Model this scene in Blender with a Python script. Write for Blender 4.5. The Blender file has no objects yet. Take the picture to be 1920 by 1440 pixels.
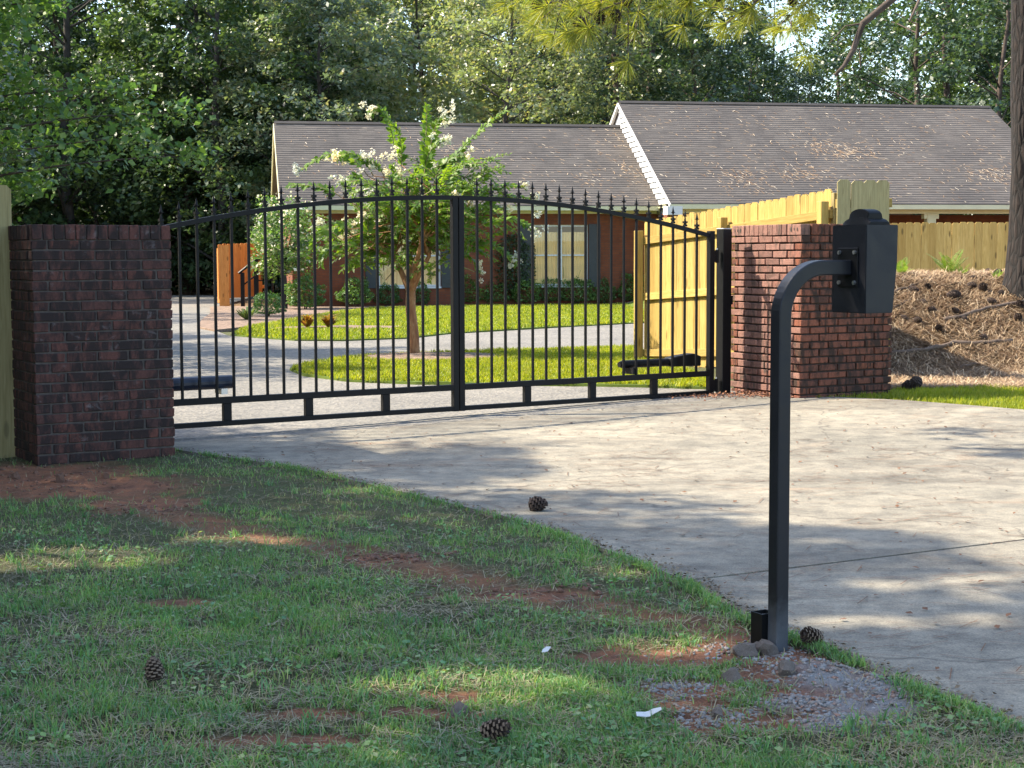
import bpy, bmesh, math, random
import numpy as np
from mathutils import Vector, Matrix, noise as mnoise
from mathutils.geometry import delaunay_2d_cdt

random.seed(7)
RNG = np.random.default_rng(7)
D = bpy.data
SC = bpy.context.scene
COL = SC.collection

# ------------------------------------------------------------------ camera, sky, sun, exposure
CAM_H = 1.34
cam_data = D.cameras.new("camera")
cam_data.sensor_width = 36.0
cam_data.lens = 56.25
cam_data.clip_start = 0.05
cam_data.clip_end = 900
cam = D.objects.new("camera", cam_data)
COL.objects.link(cam)
_m = Matrix.Rotation(math.pi / 2 - math.atan(238 / 3000), 4, 'X') @ Matrix.Rotation(-0.0035, 4, 'Z')
cam.matrix_world = Matrix.Translation((0, 0, CAM_H)) @ _m
SC.camera = cam

SUN_EL = math.radians(45)
SUN_DIR = Vector((-0.985 * math.cos(SUN_EL), 0.17 * math.cos(SUN_EL), math.sin(SUN_EL))).normalized()
world = D.worlds.new("World")
SC.world = world
world.use_nodes = True
wn = world.node_tree.nodes
wl = world.node_tree.links
bg = wn["Background"]
sky = wn.new("ShaderNodeTexSky")
sky.sky_type = 'NISHITA'
sky.sun_disc = False
sky.sun_elevation = SUN_EL
sky.sun_rotation = math.atan2(SUN_DIR.x, SUN_DIR.y)
sky.air_density = 1.0
sky.dust_density = 1.5
wl.new(sky.outputs[0], bg.inputs[0])
bg.inputs[1].default_value = 0.15
sun_data = D.lights.new("sun", 'SUN')
sun_data.energy = 3.9
sun_data.angle = math.radians(0.55)
sun_data.color = (1.0, 0.90, 0.73)
sun = D.objects.new("sun", sun_data)
COL.objects.link(sun)
sun.rotation_euler = SUN_DIR.to_track_quat('Z', 'Y').to_euler()
sun.location = (-40, 10, 50)
SC.view_settings.view_transform = 'Standard'
SC.view_settings.look = 'None'
SC.view_settings.exposure = 1.68
SC.view_settings.gamma = 1
SC.view_settings.use_curve_mapping = False
SC.cycles.max_bounces = 8
SC.cycles.diffuse_bounces = 4
SC.cycles.transmission_bounces = 4
SC.cycles.transparent_max_bounces = 4


# ------------------------------------------------------------------ helpers
def tag(o, label=None, cat=None, group=None, kind=None):
    if label: o['label'] = label
    if cat: o['category'] = cat
    if group: o['group'] = group
    if kind: o['kind'] = kind
    return o


def empty(name, loc=(0, 0, 0), rz=0.0, label=None, cat=None, group=None):
    o = D.objects.new(name, None)
    COL.objects.link(o)
    o.location = loc
    o.rotation_euler = (0, 0, rz)
    o.empty_display_size = 0.1
    return tag(o, label, cat, group)


def link(name, me, parent=None, loc=(0, 0, 0), rot=(0, 0, 0), scale=None, kind=None):
    o = D.objects.new(name, me)
    COL.objects.link(o)
    if parent: o.parent = parent
    o.location = loc
    o.rotation_euler = rot
    if scale: o.scale = scale
    if kind: o['kind'] = kind
    return o


def mesh_np(name, V, F, mat=None, smooth=False):
    """V (n,3), F (m,k) constant k"""
    V = np.asarray(V, np.float32)
    F = np.asarray(F, np.int32)
    me = D.meshes.new(name)
    me.vertices.add(len(V))
    me.vertices.foreach_set("co", V.ravel())
    k = F.shape[1]
    me.loops.add(F.size)
    me.loops.foreach_set("vertex_index", F.ravel())
    me.polygons.add(len(F))
    me.polygons.foreach_set("loop_start", np.arange(0, F.size, k, dtype=np.int32))
    me.polygons.foreach_set("loop_total", np.full(len(F), k, np.int32))
    if smooth:
        me.polygons.foreach_set("use_smooth", np.ones(len(F), bool))
    me.update(calc_edges=True)
    if mat: me.materials.append(mat)
    return me


class MB:
    """collects polygons into one mesh"""
    def __init__(s): s.v = []; s.f = []; s.m = []

    def add(s, verts, faces, mi=0):
        b = len(s.v)
        s.v += [tuple(v) for v in verts]
        s.f += [tuple(b + i for i in f) for f in faces]
        s.m += [mi] * len(faces)
        return s

    def box(s, c, d, rz=0.0, M=None, mi=0):
        x, y, z = d[0] / 2, d[1] / 2, d[2] / 2
        vs = [Vector((sx * x, sy * y, sz * z)) for sz in (-1, 1) for sy in (-1, 1) for sx in (-1, 1)]
        R = M if M else Matrix.Rotation(rz, 3, 'Z')
        vs = [R @ v + Vector(c) for v in vs]
        return s.add(vs, [(0, 2, 3, 1), (4, 5, 7, 6), (0, 1, 5, 4), (2, 6, 7, 3), (0, 4, 6, 2), (1, 3, 7, 5)], mi)

    def b2(s, p0, p1, mi=0):
        c = [(a + b) / 2 for a, b in zip(p0, p1)]
        d = [abs(b - a) for a, b in zip(p0, p1)]
        return s.box(c, d, mi=mi)

    def tube(s, pts, rad, n=8, cap=True, mi=0):
        pts = [Vector(p) for p in pts]
        if not hasattr(rad, '__len__'): rad = [rad] * len(pts)
        rings = []
        ref = Vector((0.3, 0.2, 1)).normalized()
        vs = []
        prev = None
        for i, p in enumerate(pts):
            a = pts[max(i - 1, 0)]; b = pts[min(i + 1, len(pts) - 1)]
            t = (b - a).normalized()
            if prev is None:
                r = ref if abs(t.dot(ref)) < 0.9 else Vector((1, 0, 0))
                u = t.cross(r).normalized()
            else:
                u = (prev - t * prev.dot(t)).normalized()
            prev = u
            w = t.cross(u)
            for k in range(n):
                an = 2 * math.pi * k / n
                vs.append(p + (u * math.cos(an) + w * math.sin(an)) * rad[i])
        fs = []
        for i in range(len(pts) - 1):
            for k in range(n):
                k2 = (k + 1) % n
                fs.append((i * n + k, i * n + k2, (i + 1) * n + k2, (i + 1) * n + k))
        if cap:
            fs.append(tuple(range(n - 1, -1, -1)))
            fs.append(tuple((len(pts) - 1) * n + k for k in range(n)))
        return s.add(vs, fs, mi)

    def mesh(s, name, mat, smooth=False, bevel=0.0, seg=1):
        me = D.meshes.new(name)
        me.from_pydata(s.v, [], s.f)
        mats = mat if isinstance(mat, (list, tuple)) else [mat]
        for m in mats: me.materials.append(m)
        me.polygons.foreach_set("material_index", np.array(s.m, np.int32))
        if bevel > 0:
            bm = bmesh.new(); bm.from_mesh(me)
            es = [e for e in bm.edges if len(e.link_faces) == 2 and e.calc_face_angle(0) > 0.5]
            bmesh.ops.bevel(bm, geom=es, offset=bevel, segments=seg, affect='EDGES', profile=0.6)
            bm.to_mesh(me); bm.free()
        if smooth:
            me.polygons.foreach_set("use_smooth", np.ones(len(me.polygons), bool))
        me.update()
        return me

    def build(s, name, mat, parent=None, smooth=False, bevel=0.0, loc=(0, 0, 0), rot=(0, 0, 0), kind=None, seg=1):
        return link(name, s.mesh(name, mat, smooth, bevel, seg), parent, loc, rot, kind=kind)


def vnoise(x, y, seed=0):
    xi = np.floor(x).astype(np.int64); yi = np.floor(y).astype(np.int64)
    fx = x - xi; fy = y - yi
    fx = fx * fx * (3 - 2 * fx); fy = fy * fy * (3 - 2 * fy)

    def h(a, b):
        n = (a * 374761393 + b * 668265263 + seed * 1442695041) & 0x7fffffff
        n = ((n ^ (n >> 13)) * 1274126177) & 0x7fffffff
        n = n ^ (n >> 16)
        return (n & 0xffff) / 65535.0
    return (h(xi, yi) * (1 - fx) + h(xi + 1, yi) * fx) * (1 - fy) + (h(xi, yi + 1) * (1 - fx) + h(xi + 1, yi + 1) * fx) * fy


def fbm(x, y, seed=0, oct=3):
    v = 0; a = 0.5; t = 0
    for i in range(oct):
        v = v + a * vnoise(x * 2 ** i, y * 2 ** i, seed + i * 17); t += a; a *= 0.5
    return v / t


def sstep(a, b, x):
    t = np.clip((x - a) / (b - a), 0, 1)
    return t * t * (3 - 2 * t)


def in_poly(x, y, poly):
    x = np.asarray(x); y = np.asarray(y)
    ins = np.zeros(x.shape, bool)
    n = len(poly)
    for i in range(n):
        x0, y0 = poly[i]; x1, y1 = poly[(i + 1) % n]
        if y0 == y1: continue
        c = ((y0 > y) != (y1 > y)) & (x < (x1 - x0) * (y - y0) / (y1 - y0) + x0)
        ins ^= c
    return ins


# ------------------------------------------------------------------ ground height
def gh(x, y):
    x = np.asarray(x, float); y = np.asarray(y, float)
    h = 0.085 * sstep(-2.5, 2.8, x) * sstep(9.0, 13.5, y) * (1 - sstep(17, 21, y))
    bank = sstep(2.75, 4.0, x - 0.02 * (y - 14)) * sstep(15.55, 18.9, y)
    prof = 1.07 - 0.55 * sstep(19.0, 25.0, y)
    h = h + bank * prof
    return h


def gh1(x, y): return float(gh(np.array([x]), np.array([y]))[0])


# ------------------------------------------------------------------ material helpers
def mat(name):
    m = D.materials.new(name); m.use_nodes = True
    return m, m.node_tree.nodes, m.node_tree.links, m.node_tree.nodes["Principled BSDF"]


def N(nd, t, **kw):
    n = nd.new(t)
    for k, v in kw.items(): setattr(n, k, v)
    return n


def noise_tex(nd, lk, vec, scale, detail=4, rough=0.6, dist=0.0):
    n = nd.new("ShaderNodeTexNoise")
    n.inputs["Scale"].default_value = scale
    n.inputs["Detail"].default_value = detail
    n.inputs["Roughness"].default_value = rough
    n.inputs["Distortion"].default_value = dist
    if vec is not None: lk.new(vec, n.inputs["Vector"])
    return n.outputs["Fac"]


def ramp(nd, lk, fac, stops, interp='LINEAR'):
    r = nd.new("ShaderNodeValToRGB")
    r.color_ramp.interpolation = interp
    e = r.color_ramp.elements
    while len(e) < len(stops): e.new(0.5)
    for i, (p, c) in enumerate(stops):
        e[i].position = p
        e[i].color = (*c, 1) if len(c) == 3 else c
    lk.new(fac, r.inputs[0])
    return r.outputs[0]


def mix(nd, lk, fac, a, b, mode='MIX'):
    n = nd.new("ShaderNodeMix"); n.data_type = 'RGBA'; n.blend_type = mode
    for sock, v in ((n.inputs[0], fac), (n.inputs[6], a), (n.inputs[7], b)):
        if hasattr(v, 'links') or hasattr(v, 'is_linked'): lk.new(v, sock)
        elif isinstance(v, (int, float)): sock.default_value = v
        else: sock.default_value = (*v, 1)
    return n.outputs[2]


def math_n(nd, lk, op, a, b=None, clamp=False):
    n = nd.new("ShaderNodeMath"); n.operation = op; n.use_clamp = clamp
    for i, v in enumerate((a, b)):
        if v is None: continue
        if isinstance(v, (int, float)): n.inputs[i].default_value = v
        else: lk.new(v, n.inputs[i])
    return n.outputs[0]


def bump(nd, lk, h, strength, dist, bsdf):
    b = nd.new("ShaderNodeBump")
    b.inputs["Strength"].default_value = strength
    b.inputs["Distance"].default_value = dist
    lk.new(h, b.inputs["Height"])
    lk.new(b.outputs[0], bsdf.inputs["Normal"])


def wpos(nd): return nd.new("ShaderNodeNewGeometry").outputs["Position"]


def scaled(nd, lk, vec, s):
    m = nd.new("ShaderNodeMapping"); m.inputs["Scale"].default_value = s
    lk.new(vec, m.inputs["Vector"]); return m.outputs[0]


def simple(name, col, rough=0.6, var=0.15, scale=8, metallic=0.0, spec=0.5, bmp=0.0):
    m, nd, lk, b = mat(name)
    p = nd.new("ShaderNodeTexCoord").outputs["Object"]
    f = noise_tex(nd, lk, p, scale)
    lo = tuple(c * (1 - var) for c in col); hi = tuple(min(1, c * (1 + var)) for c in col)
    lk.new(ramp(nd, lk, f, [(0.3, lo), (0.7, hi)]), b.inputs["Base Color"])
    b.inputs["Roughness"].default_value = rough
    b.inputs["Metallic"].default_value = metallic
    b.inputs["Specular IOR Level"].default_value = spec
    if bmp: bump(nd, lk, noise_tex(nd, lk, p, scale * 6), bmp, 0.01, b)
    return m


def leaf_mat(name, cols, trans=0.45, tint=(1.15, 1.2, 0.55), rough=0.45, spec=0.5, big=0.25):
    """cols: list of leaf colours picked per leaf"""
    m, nd, lk, b = mat(name)
    g = nd.new("ShaderNodeNewGeometry")
    n = len(cols)
    c = ramp(nd, lk, g.outputs["Random Per Island"], [(i / max(1, n - 1), q) for i, q in enumerate(cols)])
    f = noise_tex(nd, lk, g.outputs["Position"], big, 3)
    c = mix(nd, lk, 1.0, c, ramp(nd, lk, f, [(0.3, (0.72, 0.76, 0.8)), (0.7, (1.25, 1.2, 1.0))]), 'MULTIPLY')
    oi = nd.new("ShaderNodeObjectInfo")
    c = mix(nd, lk, 1.0, c, ramp(nd, lk, oi.outputs["Random"], [(0, (0.82, 0.9, 0.98)), (0.5, (1, 1, 1)), (1, (1.16, 1.10, 0.94))]), 'MULTIPLY')
    lk.new(c, b.inputs["Base Color"])
    b.inputs["Roughness"].default_value = rough
    b.inputs["Specular IOR Level"].default_value = spec
    t = nd.new("ShaderNodeBsdfTranslucent")
    lk.new(mix(nd, lk, 1.0, c, tint, 'MULTIPLY'), t.inputs[0])
    mx = nd.new("ShaderNodeMixShader")
    mx.inputs[0].default_value = trans
    lk.new(b.outputs[0], mx.inputs[1]); lk.new(t.outputs[0], mx.inputs[2])
    lk.new(mx.outputs[0], nd["Material Output"].inputs[0])
    return m


def brick_mat(name, cols, stain_amt, stain_col=(0.018, 0.016, 0.017), pale=0.0, sc=5.0):
    m, nd, lk, b = mat(name)
    oi = nd.new("ShaderNodeObjectInfo")
    g = nd.new("ShaderNodeNewGeometry")
    p = g.outputs["Position"]
    n = len(cols)
    rnd = math_n(nd, lk, 'ADD', oi.outputs["Random"], math_n(nd, lk, 'MULTIPLY', g.outputs["Random Per Island"], 0.0))
    c = ramp(nd, lk, rnd, [(i / (n - 1), q) for i, q in enumerate(cols)])
    f1 = noise_tex(nd, lk, p, 60, 5, 0.7)
    c = mix(nd, lk, 1.0, c, ramp(nd, lk, f1, [(0.3, (0.7, 0.7, 0.7)), (0.7, (1.25, 1.22, 1.2))]), 'MULTIPLY')
    # weathering stain: vertical streaks and broad patches
    sv = scaled(nd, lk, p, (sc * 2.2, sc * 2.2, sc * 0.7))
    f2 = noise_tex(nd, lk, sv, 1.6, 5, 0.65, 0.4)
    r2 = nd.new("ShaderNodeValue"); r2.outputs[0].default_value = 1.0
    jit = math_n(nd, lk, 'MULTIPLY', math_n(nd, lk, 'SUBTRACT', oi.outputs["Random"], 0.5), 0.13)
    f2j = math_n(nd, lk, 'ADD', f2, jit)
    lo = 0.62 - 0.32 * stain_amt
    sfac = ramp(nd, lk, f2j, [(lo, (0, 0, 0)), (lo + 0.16, (0.92, 0.92, 0.92))])
    c = mix(nd, lk, sfac, c, stain_col)
    if pale:
        f3 = noise_tex(nd, lk, p, 9, 4, 0.7, 0.6)
        c = mix(nd, lk, ramp(nd, lk, f3, [(0.60, (0, 0, 0)), (0.78, (pale, pale, pale))]), c, (0.30, 0.28, 0.28))
    lk.new(c, b.inputs["Base Color"])
    b.inputs["Roughness"].default_value = 0.88
    b.inputs["Specular IOR Level"].default_value = 0.25
    bump(nd, lk, noise_tex(nd, lk, p, 120, 5, 0.7), 0.5, 0.004, b)
    return m


def wood_mat(name, c1, c2, knots=0.6, grain_axis='Z'):
    m, nd, lk, b = mat(name)
    oi = nd.new("ShaderNodeObjectInfo")
    tc = nd.new("ShaderNodeTexCoord").outputs["Object"]
    off = nd.new("ShaderNodeVectorMath"); off.operation = 'ADD'
    cmb = nd.new("ShaderNodeCombineXYZ")
    lk.new(math_n(nd, lk, 'MULTIPLY', oi.outputs["Random"], 37.0), cmb.inputs[0])
    lk.new(math_n(nd, lk, 'MULTIPLY', oi.outputs["Random"], 91.0), cmb.inputs[2])
    lk.new(tc, off.inputs[0]); lk.new(cmb.outputs[0], off.inputs[1])
    s = {'Z': (26, 26, 1.3), 'X': (1.3, 26, 26)}[grain_axis]
    f = noise_tex(nd, lk, scaled(nd, lk, off.outputs[0], s), 2.2, 4, 0.6, 1.2)
    c = ramp(nd, lk, f, [(0.28, tuple(q * 0.72 for q in c1)), (0.45, c1), (0.72, c2)])
    v = ramp(nd, lk, oi.outputs["Random"], [(0, (0.74, 0.69, 0.60)), (0.5, (1.0, 1.0, 1.0)), (1, (1.14, 1.12, 1.08))])
    c = mix(nd, lk, 1.0, c, v, 'MULTIPLY')
    vo = nd.new("ShaderNodeTexVoronoi"); vo.inputs["Scale"].default_value = 1.0
    ks = {'Z': (9, 9, 2.6), 'X': (2.6, 9, 9)}[grain_axis]
    lk.new(scaled(nd, lk, off.outputs[0], ks), vo.inputs["Vector"])
    kf = ramp(nd, lk, vo.outputs["Distance"], [(0.11, (knots, knots, knots)), (0.20, (0, 0, 0))])
    c = mix(nd, lk, kf, c, tuple(q * 0.22 for q in c1))
    lk.new(c, b.inputs["Base Color"])
    b.inputs["Roughness"].default_value = 0.75
    b.inputs["Specular IOR Level"].default_value = 0.3
    bump(nd, lk, f, 0.25, 0.004, b)
    return m


# ------------------------------------------------------------------ materials
M = {}
M['black'] = simple("black_metal", (0.006, 0.0062, 0.007), 0.5, 0.2, 20, spec=0.2)
M['pedestal'] = None
M['navy'] = simple("navy_metal", (0.012, 0.018, 0.035), 0.4, 0.2, 10, spec=0.5)
M['galv'] = simple("galvanised", (0.55, 0.55, 0.55), 0.35, 0.1, 20, metallic=0.9)
M['white'] = simple("white_paint", (0.62, 0.62, 0.61), 0.5, 0.06, 6)
M['trim_bounce'] = simple("bounce_tinted_trim", (0.62, 0.59, 0.37), 0.55, 0.06, 4)  # yellow lawn bounce light is put into this trim colour
M['shutter'] = simple("shutter_paint", (0.025, 0.03, 0.035), 0.5, 0.2, 10)
M['bark'] = simple("bark", (0.085, 0.062, 0.048), 0.95, 0.5, 5, bmp=0.8)
M['bark_grey'] = simple("grey_bark", (0.055, 0.047, 0.04), 0.95, 0.4, 4, bmp=0.8)
M['mortar_dark'] = simple("dark_mortar", (0.085, 0.07, 0.06), 0.95, 0.3, 30)
M['mortar'] = simple("mortar", (0.05, 0.035, 0.029), 0.95, 0.3, 30)
M['stick'] = simple("fallen_stick", (0.13, 0.092, 0.068), 0.9, 0.35, 30, bmp=0.5)
M['cone'] = simple("pine_cone_scales", (0.055, 0.033, 0.023), 0.8, 0.45, 60)
M['cone_dark'] = simple("dark_pine_cone", (0.040, 0.026, 0.019), 0.8, 0.4, 60)
M['cone_tip'] = simple("pine_cone_scale_tips", (0.15, 0.105, 0.07), 0.8, 0.3, 80)
M['rock'] = simple("rock", (0.20, 0.16, 0.13), 0.9, 0.35, 22, bmp=0.7)
M['brick_left'] = brick_mat("brick_sooty", [(0.090, 0.043, 0.036), (0.125, 0.052, 0.041), (0.075, 0.040, 0.036), (0.165, 0.062, 0.045)], 0.70, (0.026, 0.020, 0.019), pale=0.45)
M['brick_right'] = brick_mat("brick_weathered_sunlit", [(0.22, 0.115, 0.09), (0.26, 0.14, 0.11), (0.18, 0.098, 0.08), (0.245, 0.11, 0.08)], 0.40, (0.07, 0.05, 0.04), pale=0.15)  # weathered brick, paled to put sunlight into the lit face
M['brick_shaded_face'] = brick_mat("brick_sooty_shaded", [(0.17, 0.066, 0.042), (0.22, 0.08, 0.048), (0.13, 0.055, 0.038), (0.25, 0.085, 0.045)], 0.60, (0.035, 0.024, 0.018))  # sooty red brick, darkened further to put shade into this face
M['wood'] = wood_mat("treated_pine", (0.37, 0.255, 0.07), (0.49, 0.365, 0.125))
M['wood_x'] = wood_mat("treated_pine_rail", (0.37, 0.255, 0.07), (0.49, 0.365, 0.125), grain_axis='X')
M['wood_grey'] = wood_mat("pine_greenish", (0.35, 0.29, 0.135), (0.47, 0.40, 0.20), 0.5)
M['wood_amber'] = wood_mat("amber_pine", (0.53, 0.34, 0.095), (0.66, 0.46, 0.16), 0.8)
M['cedar'] = wood_mat("cedar", (0.58, 0.23, 0.055), (0.72, 0.32, 0.09), 0.7)


def make_pedestal_mat():
    m, nd, lk, b = mat("pedestal_paint")
    p = wpos(nd)
    sep = nd.new("ShaderNodeSeparateXYZ"); lk.new(p, sep.inputs[0])
    n = noise_tex(nd, lk, p, 40, 5, 0.7)
    dust = ramp(nd, lk, math_n(nd, lk, 'ADD', sep.outputs[2], math_n(nd, lk, 'MULTIPLY', n, 0.12)),
                [(0.06, (0.7, 0.7, 0.7)), (0.24, (0, 0, 0))])
    c = mix(nd, lk, dust, (0.010, 0.011, 0.015), (0.15, 0.16, 0.175))
    lk.new(c, b.inputs["Base Color"])
    b.inputs["Roughness"].default_value = 0.42
    b.inputs["Specular IOR Level"].default_value = 0.35
    wr = noise_tex(nd, lk, p, 9, 6, 0.75, 0.5)
    lk.new(ramp(nd, lk, wr, [(0.35, (0.34, 0.34, 0.34)), (0.65, (0.56, 0.56, 0.56))]), b.inputs["Roughness"])
    bump(nd, lk, noise_tex(nd, lk, p, 260, 3, 0.6), 0.12, 0.002, b)
    return m


M['pedestal'] = make_pedestal_mat()


def make_concrete():
    m, nd, lk, b = mat("concrete")
    p = wpos(nd)
    f1 = noise_tex(nd, lk, p, 0.7, 5, 0.6, 0.5)
    f2 = noise_tex(nd, lk, p, 6, 6, 0.75)
    f3 = noise_tex(nd, lk, p, 150, 4, 0.8)
    c = ramp(nd, lk, f1, [(0.3, (0.205, 0.19, 0.16)), (0.7, (0.325, 0.295, 0.242))])
    c = mix(nd, lk, 1.0, c, ramp(nd, lk, f2, [(0.3, (0.58, 0.58, 0.59)), (0.62, (1.14, 1.12, 1.08))]), 'MULTIPLY')
    c = mix(nd, lk, 1.0, c, ramp(nd, lk, f3, [(0.3, (0.45, 0.45, 0.46)), (0.6, (1.2, 1.2, 1.17))]), 'MULTIPLY')
    # rusty clay wash near the edges of the slab and old tyre dirt
    f4 = noise_tex(nd, lk, scaled(nd, lk, p, (0.6, 2.2, 1)), 1.4, 5, 0.7, 0.8)
    c = mix(nd, lk, ramp(nd, lk, f4, [(0.58, (0, 0, 0)), (0.75, (0.5, 0.5, 0.5))]), c, (0.30, 0.19, 0.115))
    vo = nd.new("ShaderNodeTexVoronoi"); vo.inputs["Scale"].default_value = 26
    lk.new(p, vo.inputs["Vector"])
    spots = ramp(nd, lk, vo.outputs["Distance"], [(0.10, (0.65, 0.65, 0.65)), (0.16, (0, 0, 0))])
    sel = ramp(nd, lk, noise_tex(nd, lk, p, 3.5, 2), [(0.5, (0, 0, 0)), (0.62, (1, 1, 1))])
    c = mix(nd, lk, mix(nd, lk, 1.0, spots, sel, 'MULTIPLY'), c, (0.09, 0.075, 0.06))
    # hairline cracks and broad dark weathering
    cv = nd.new("ShaderNodeTexVoronoi"); cv.feature = 'DISTANCE_TO_EDGE'; cv.inputs["Scale"].default_value = 0.33
    wob = nd.new("ShaderNodeVectorMath"); wob.operation = 'ADD'
    nz = nd.new("ShaderNodeTexNoise"); nz.inputs["Scale"].default_value = 2.2; nz.inputs["Detail"].default_value = 5
    lk.new(p, nz.inputs["Vector"])
    sc_ = nd.new("ShaderNodeVectorMath"); sc_.operation = 'SCALE'; sc_.inputs["Scale"].default_value = 0.5
    lk.new(nz.outputs["Color"], sc_.inputs[0]); lk.new(p, wob.inputs[0]); lk.new(sc_.outputs[0], wob.inputs[1])
    lk.new(wob.outputs[0], cv.inputs["Vector"])
    c = mix(nd, lk, ramp(nd, lk, cv.outputs["Distance"], [(0.0012, (0.6, 0.6, 0.6)), (0.003, (0, 0, 0))]), c, (0.07, 0.06, 0.05))
    f5 = noise_tex(nd, lk, scaled(nd, lk, p, (0.35, 1.3, 1)), 1.0, 4, 0.65, 0.6)
    c = mix(nd, lk, 1.0, c, ramp(nd, lk, f5, [(0.32, (0.70, 0.69, 0.68)), (0.52, (1.04, 1.03, 1.0))]), 'MULTIPLY')
    lk.new(c, b.inputs["Base Color"])
    b.inputs["Roughness"].default_value = 0.85
    b.inputs["Specular IOR Level"].default_value = 0.35
    h = math_n(nd, lk, 'ADD', math_n(nd, lk, 'MULTIPLY', f3, 0.5), f2)
    bump(nd, lk, h, 0.55, 0.008, b)
    return m


def make_aggregate():
    m, nd, lk, b = mat("exposed_aggregate")
    p = wpos(nd)
    f1 = noise_tex(nd, lk, p, 0.8, 4, 0.6)
    vo = nd.new("ShaderNodeTexVoronoi"); vo.inputs["Scale"].default_value = 38
    lk.new(p, vo.inputs["Vector"])
    c = ramp(nd, lk, f1, [(0.3, (0.15, 0.143, 0.127)), (0.7, (0.215, 0.203, 0.178))])
    bw = nd.new("ShaderNodeRGBToBW"); lk.new(vo.outputs["Color"], bw.inputs[0])
    c = mix(nd, lk, 1.0, c, ramp(nd, lk, bw.outputs[0], [(0.15, (0.62, 0.62, 0.64)), (0.85, (1.3, 1.25, 1.18))]), 'MULTIPLY')
    lk.new(c, b.inputs["Base Color"])
    b.inputs["Roughness"].default_value = 0.8
    bump(nd, lk, vo.outputs["Distance"], 0.6, 0.01, b)
    return m


def make_ground():
    m, nd, lk, b = mat("soil_and_thatch")
    p = wpos(nd)
    at = nd.new("ShaderNodeAttribute"); at.attribute_name = "cover"
    sep = nd.new("ShaderNodeSeparateColor"); lk.new(at.outputs["Color"], sep.inputs[0])
    f = noise_tex(nd, lk, p, 55, 7, 0.85)
    f2 = noise_tex(nd, lk, p, 110, 5, 0.85)
    thatch = ramp(nd, lk, f, [(0.3, (0.06, 0.07, 0.032)), (0.55, (0.13, 0.135, 0.065)), (0.75, (0.28, 0.23, 0.14))])
    clay = ramp(nd, lk, noise_tex(nd, lk, p, 7, 6, 0.7, 0.3), [(0.3, (0.15, 0.075, 0.05)), (0.5, (0.34, 0.165, 0.10)), (0.7, (0.50, 0.20, 0.10))])
    clay = mix(nd, lk, 1.0, clay, ramp(nd, lk, f2, [(0.3, (0.6, 0.6, 0.6)), (0.65, (1.3, 1.28, 1.25))]), 'MULTIPLY')
    cem = ramp(nd, lk, f2, [(0.3, (0.27, 0.27, 0.262)), (0.7, (0.50, 0.495, 0.485))])
    straw = ramp(nd, lk, noise_tex(nd, lk, scaled(nd, lk, p, (1, 3, 3)), 14, 6, 0.8, 1.0), [(0.3, (0.05, 0.026, 0.014)), (0.5, (0.18, 0.10, 0.055)), (0.7, (0.36, 0.23, 0.13))])
    c = mix(nd, lk, sep.outputs[0], thatch, clay)
    c = mix(nd, lk, sep.outputs[1], c, cem)
    c = mix(nd, lk, sep.outputs[2], c, straw)
    lk.new(c, b.inputs["Base Color"])
    b.inputs["Roughness"].default_value = 0.95
    b.inputs["Specular IOR Level"].default_value = 0.15
    bump(nd, lk, math_n(nd, lk, 'ADD', f, math_n(nd, lk, 'MULTIPLY', f2, 0.6)), 0.9, 0.02, b)
    return m


M['concrete'] = make_concrete()
M['aggregate'] = make_aggregate()
M['ground'] = make_ground()
M['lawn_soil'] = simple("lawn_thatch", (0.10, 0.14, 0.03), 0.95, 0.3, 3, spec=0.1)
M['mulch'] = simple("mulch", (0.20, 0.135, 0.095), 0.95, 0.5, 9, bmp=0.9)
M['joint_fill'] = simple("joint_dirt", (0.04, 0.035, 0.028), 0.95, 0.4, 40)

# ------------------------------------------------------------------ ground plan (metres, from the camera foot)
DRIVE_L = [(-2.75, 11.35), (-2.349, 11.08), (-1.358, 10.094), (-0.75, 9.2), (0.052, 8.016), (0.42, 7.22), (0.735, 6.45), (0.80, 6.05), (0.90, 5.72), (1.079, 5.323), (1.25, 4.86), (1.441, 4.422), (1.9, 3.3), (2.4, 2.0)]
DRIVE_R = [(6.5, 2.0), (6.3, 8.0), (5.6, 11.2), (4.17, 12.90), (3.4, 13.75), (2.85, 14.12), (2.45, 14.02), (2.25, 14.22)]
CONC = DRIVE_L + DRIVE_R
JL, JR = (0.72, 6.50), (6.4, 9.62)            # the sawn joint across the slab
INNER = [(-2.75, 11.37), (2.25, 14.24), (2.1, 14.9), (2.0, 20), (3.2, 24), (9, 25.5), (12, 34), (2.462, 32.2), (-0.5, 28.5), (-2.6, 26.6), (-4.2, 27.0), (-4.9, 27.6), (-5.6, 30), (-6.3, 33), (-6.9, 38), (-8.2, 46), (-9.2, 58), (-17, 58.5), (-12, 44), (-7.5, 26), (-5.2, 18), (-3.9, 13.6)]
ISLAND = [(-2.64, 18.95), (-2.35, 18.0), (-1.75, 17.1), (-1.0, 16.55), (-0.35, 16.25), (0.2, 16.0), (0.75, 15.75), (1.35, 15.42), (1.85, 15.1), (2.02, 15.3), (1.95, 17), (1.72, 20.2), (1.85, 23.2), (0.3, 22.7), (-0.75, 22.1), (-1.4, 21.75), (-1.9, 21.3), (-2.3, 20.6), (-2.58, 19.7)]
FARLAWN = [(-4.83, 27.5), (-4.2, 26.6), (-3.5, 25.75), (-2.7, 25.6), (-1.7, 26.3), (-1.1, 27.8), (0.4, 29.8), (2.6, 32.1), (5, 34.2), (5.0, 44), (2.0, 43.6), (-0.9, 43.2), (-3.6, 41.6), (-4.3, 38.5), (-4.7, 34.5), (-5.05, 30.5)]
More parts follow.
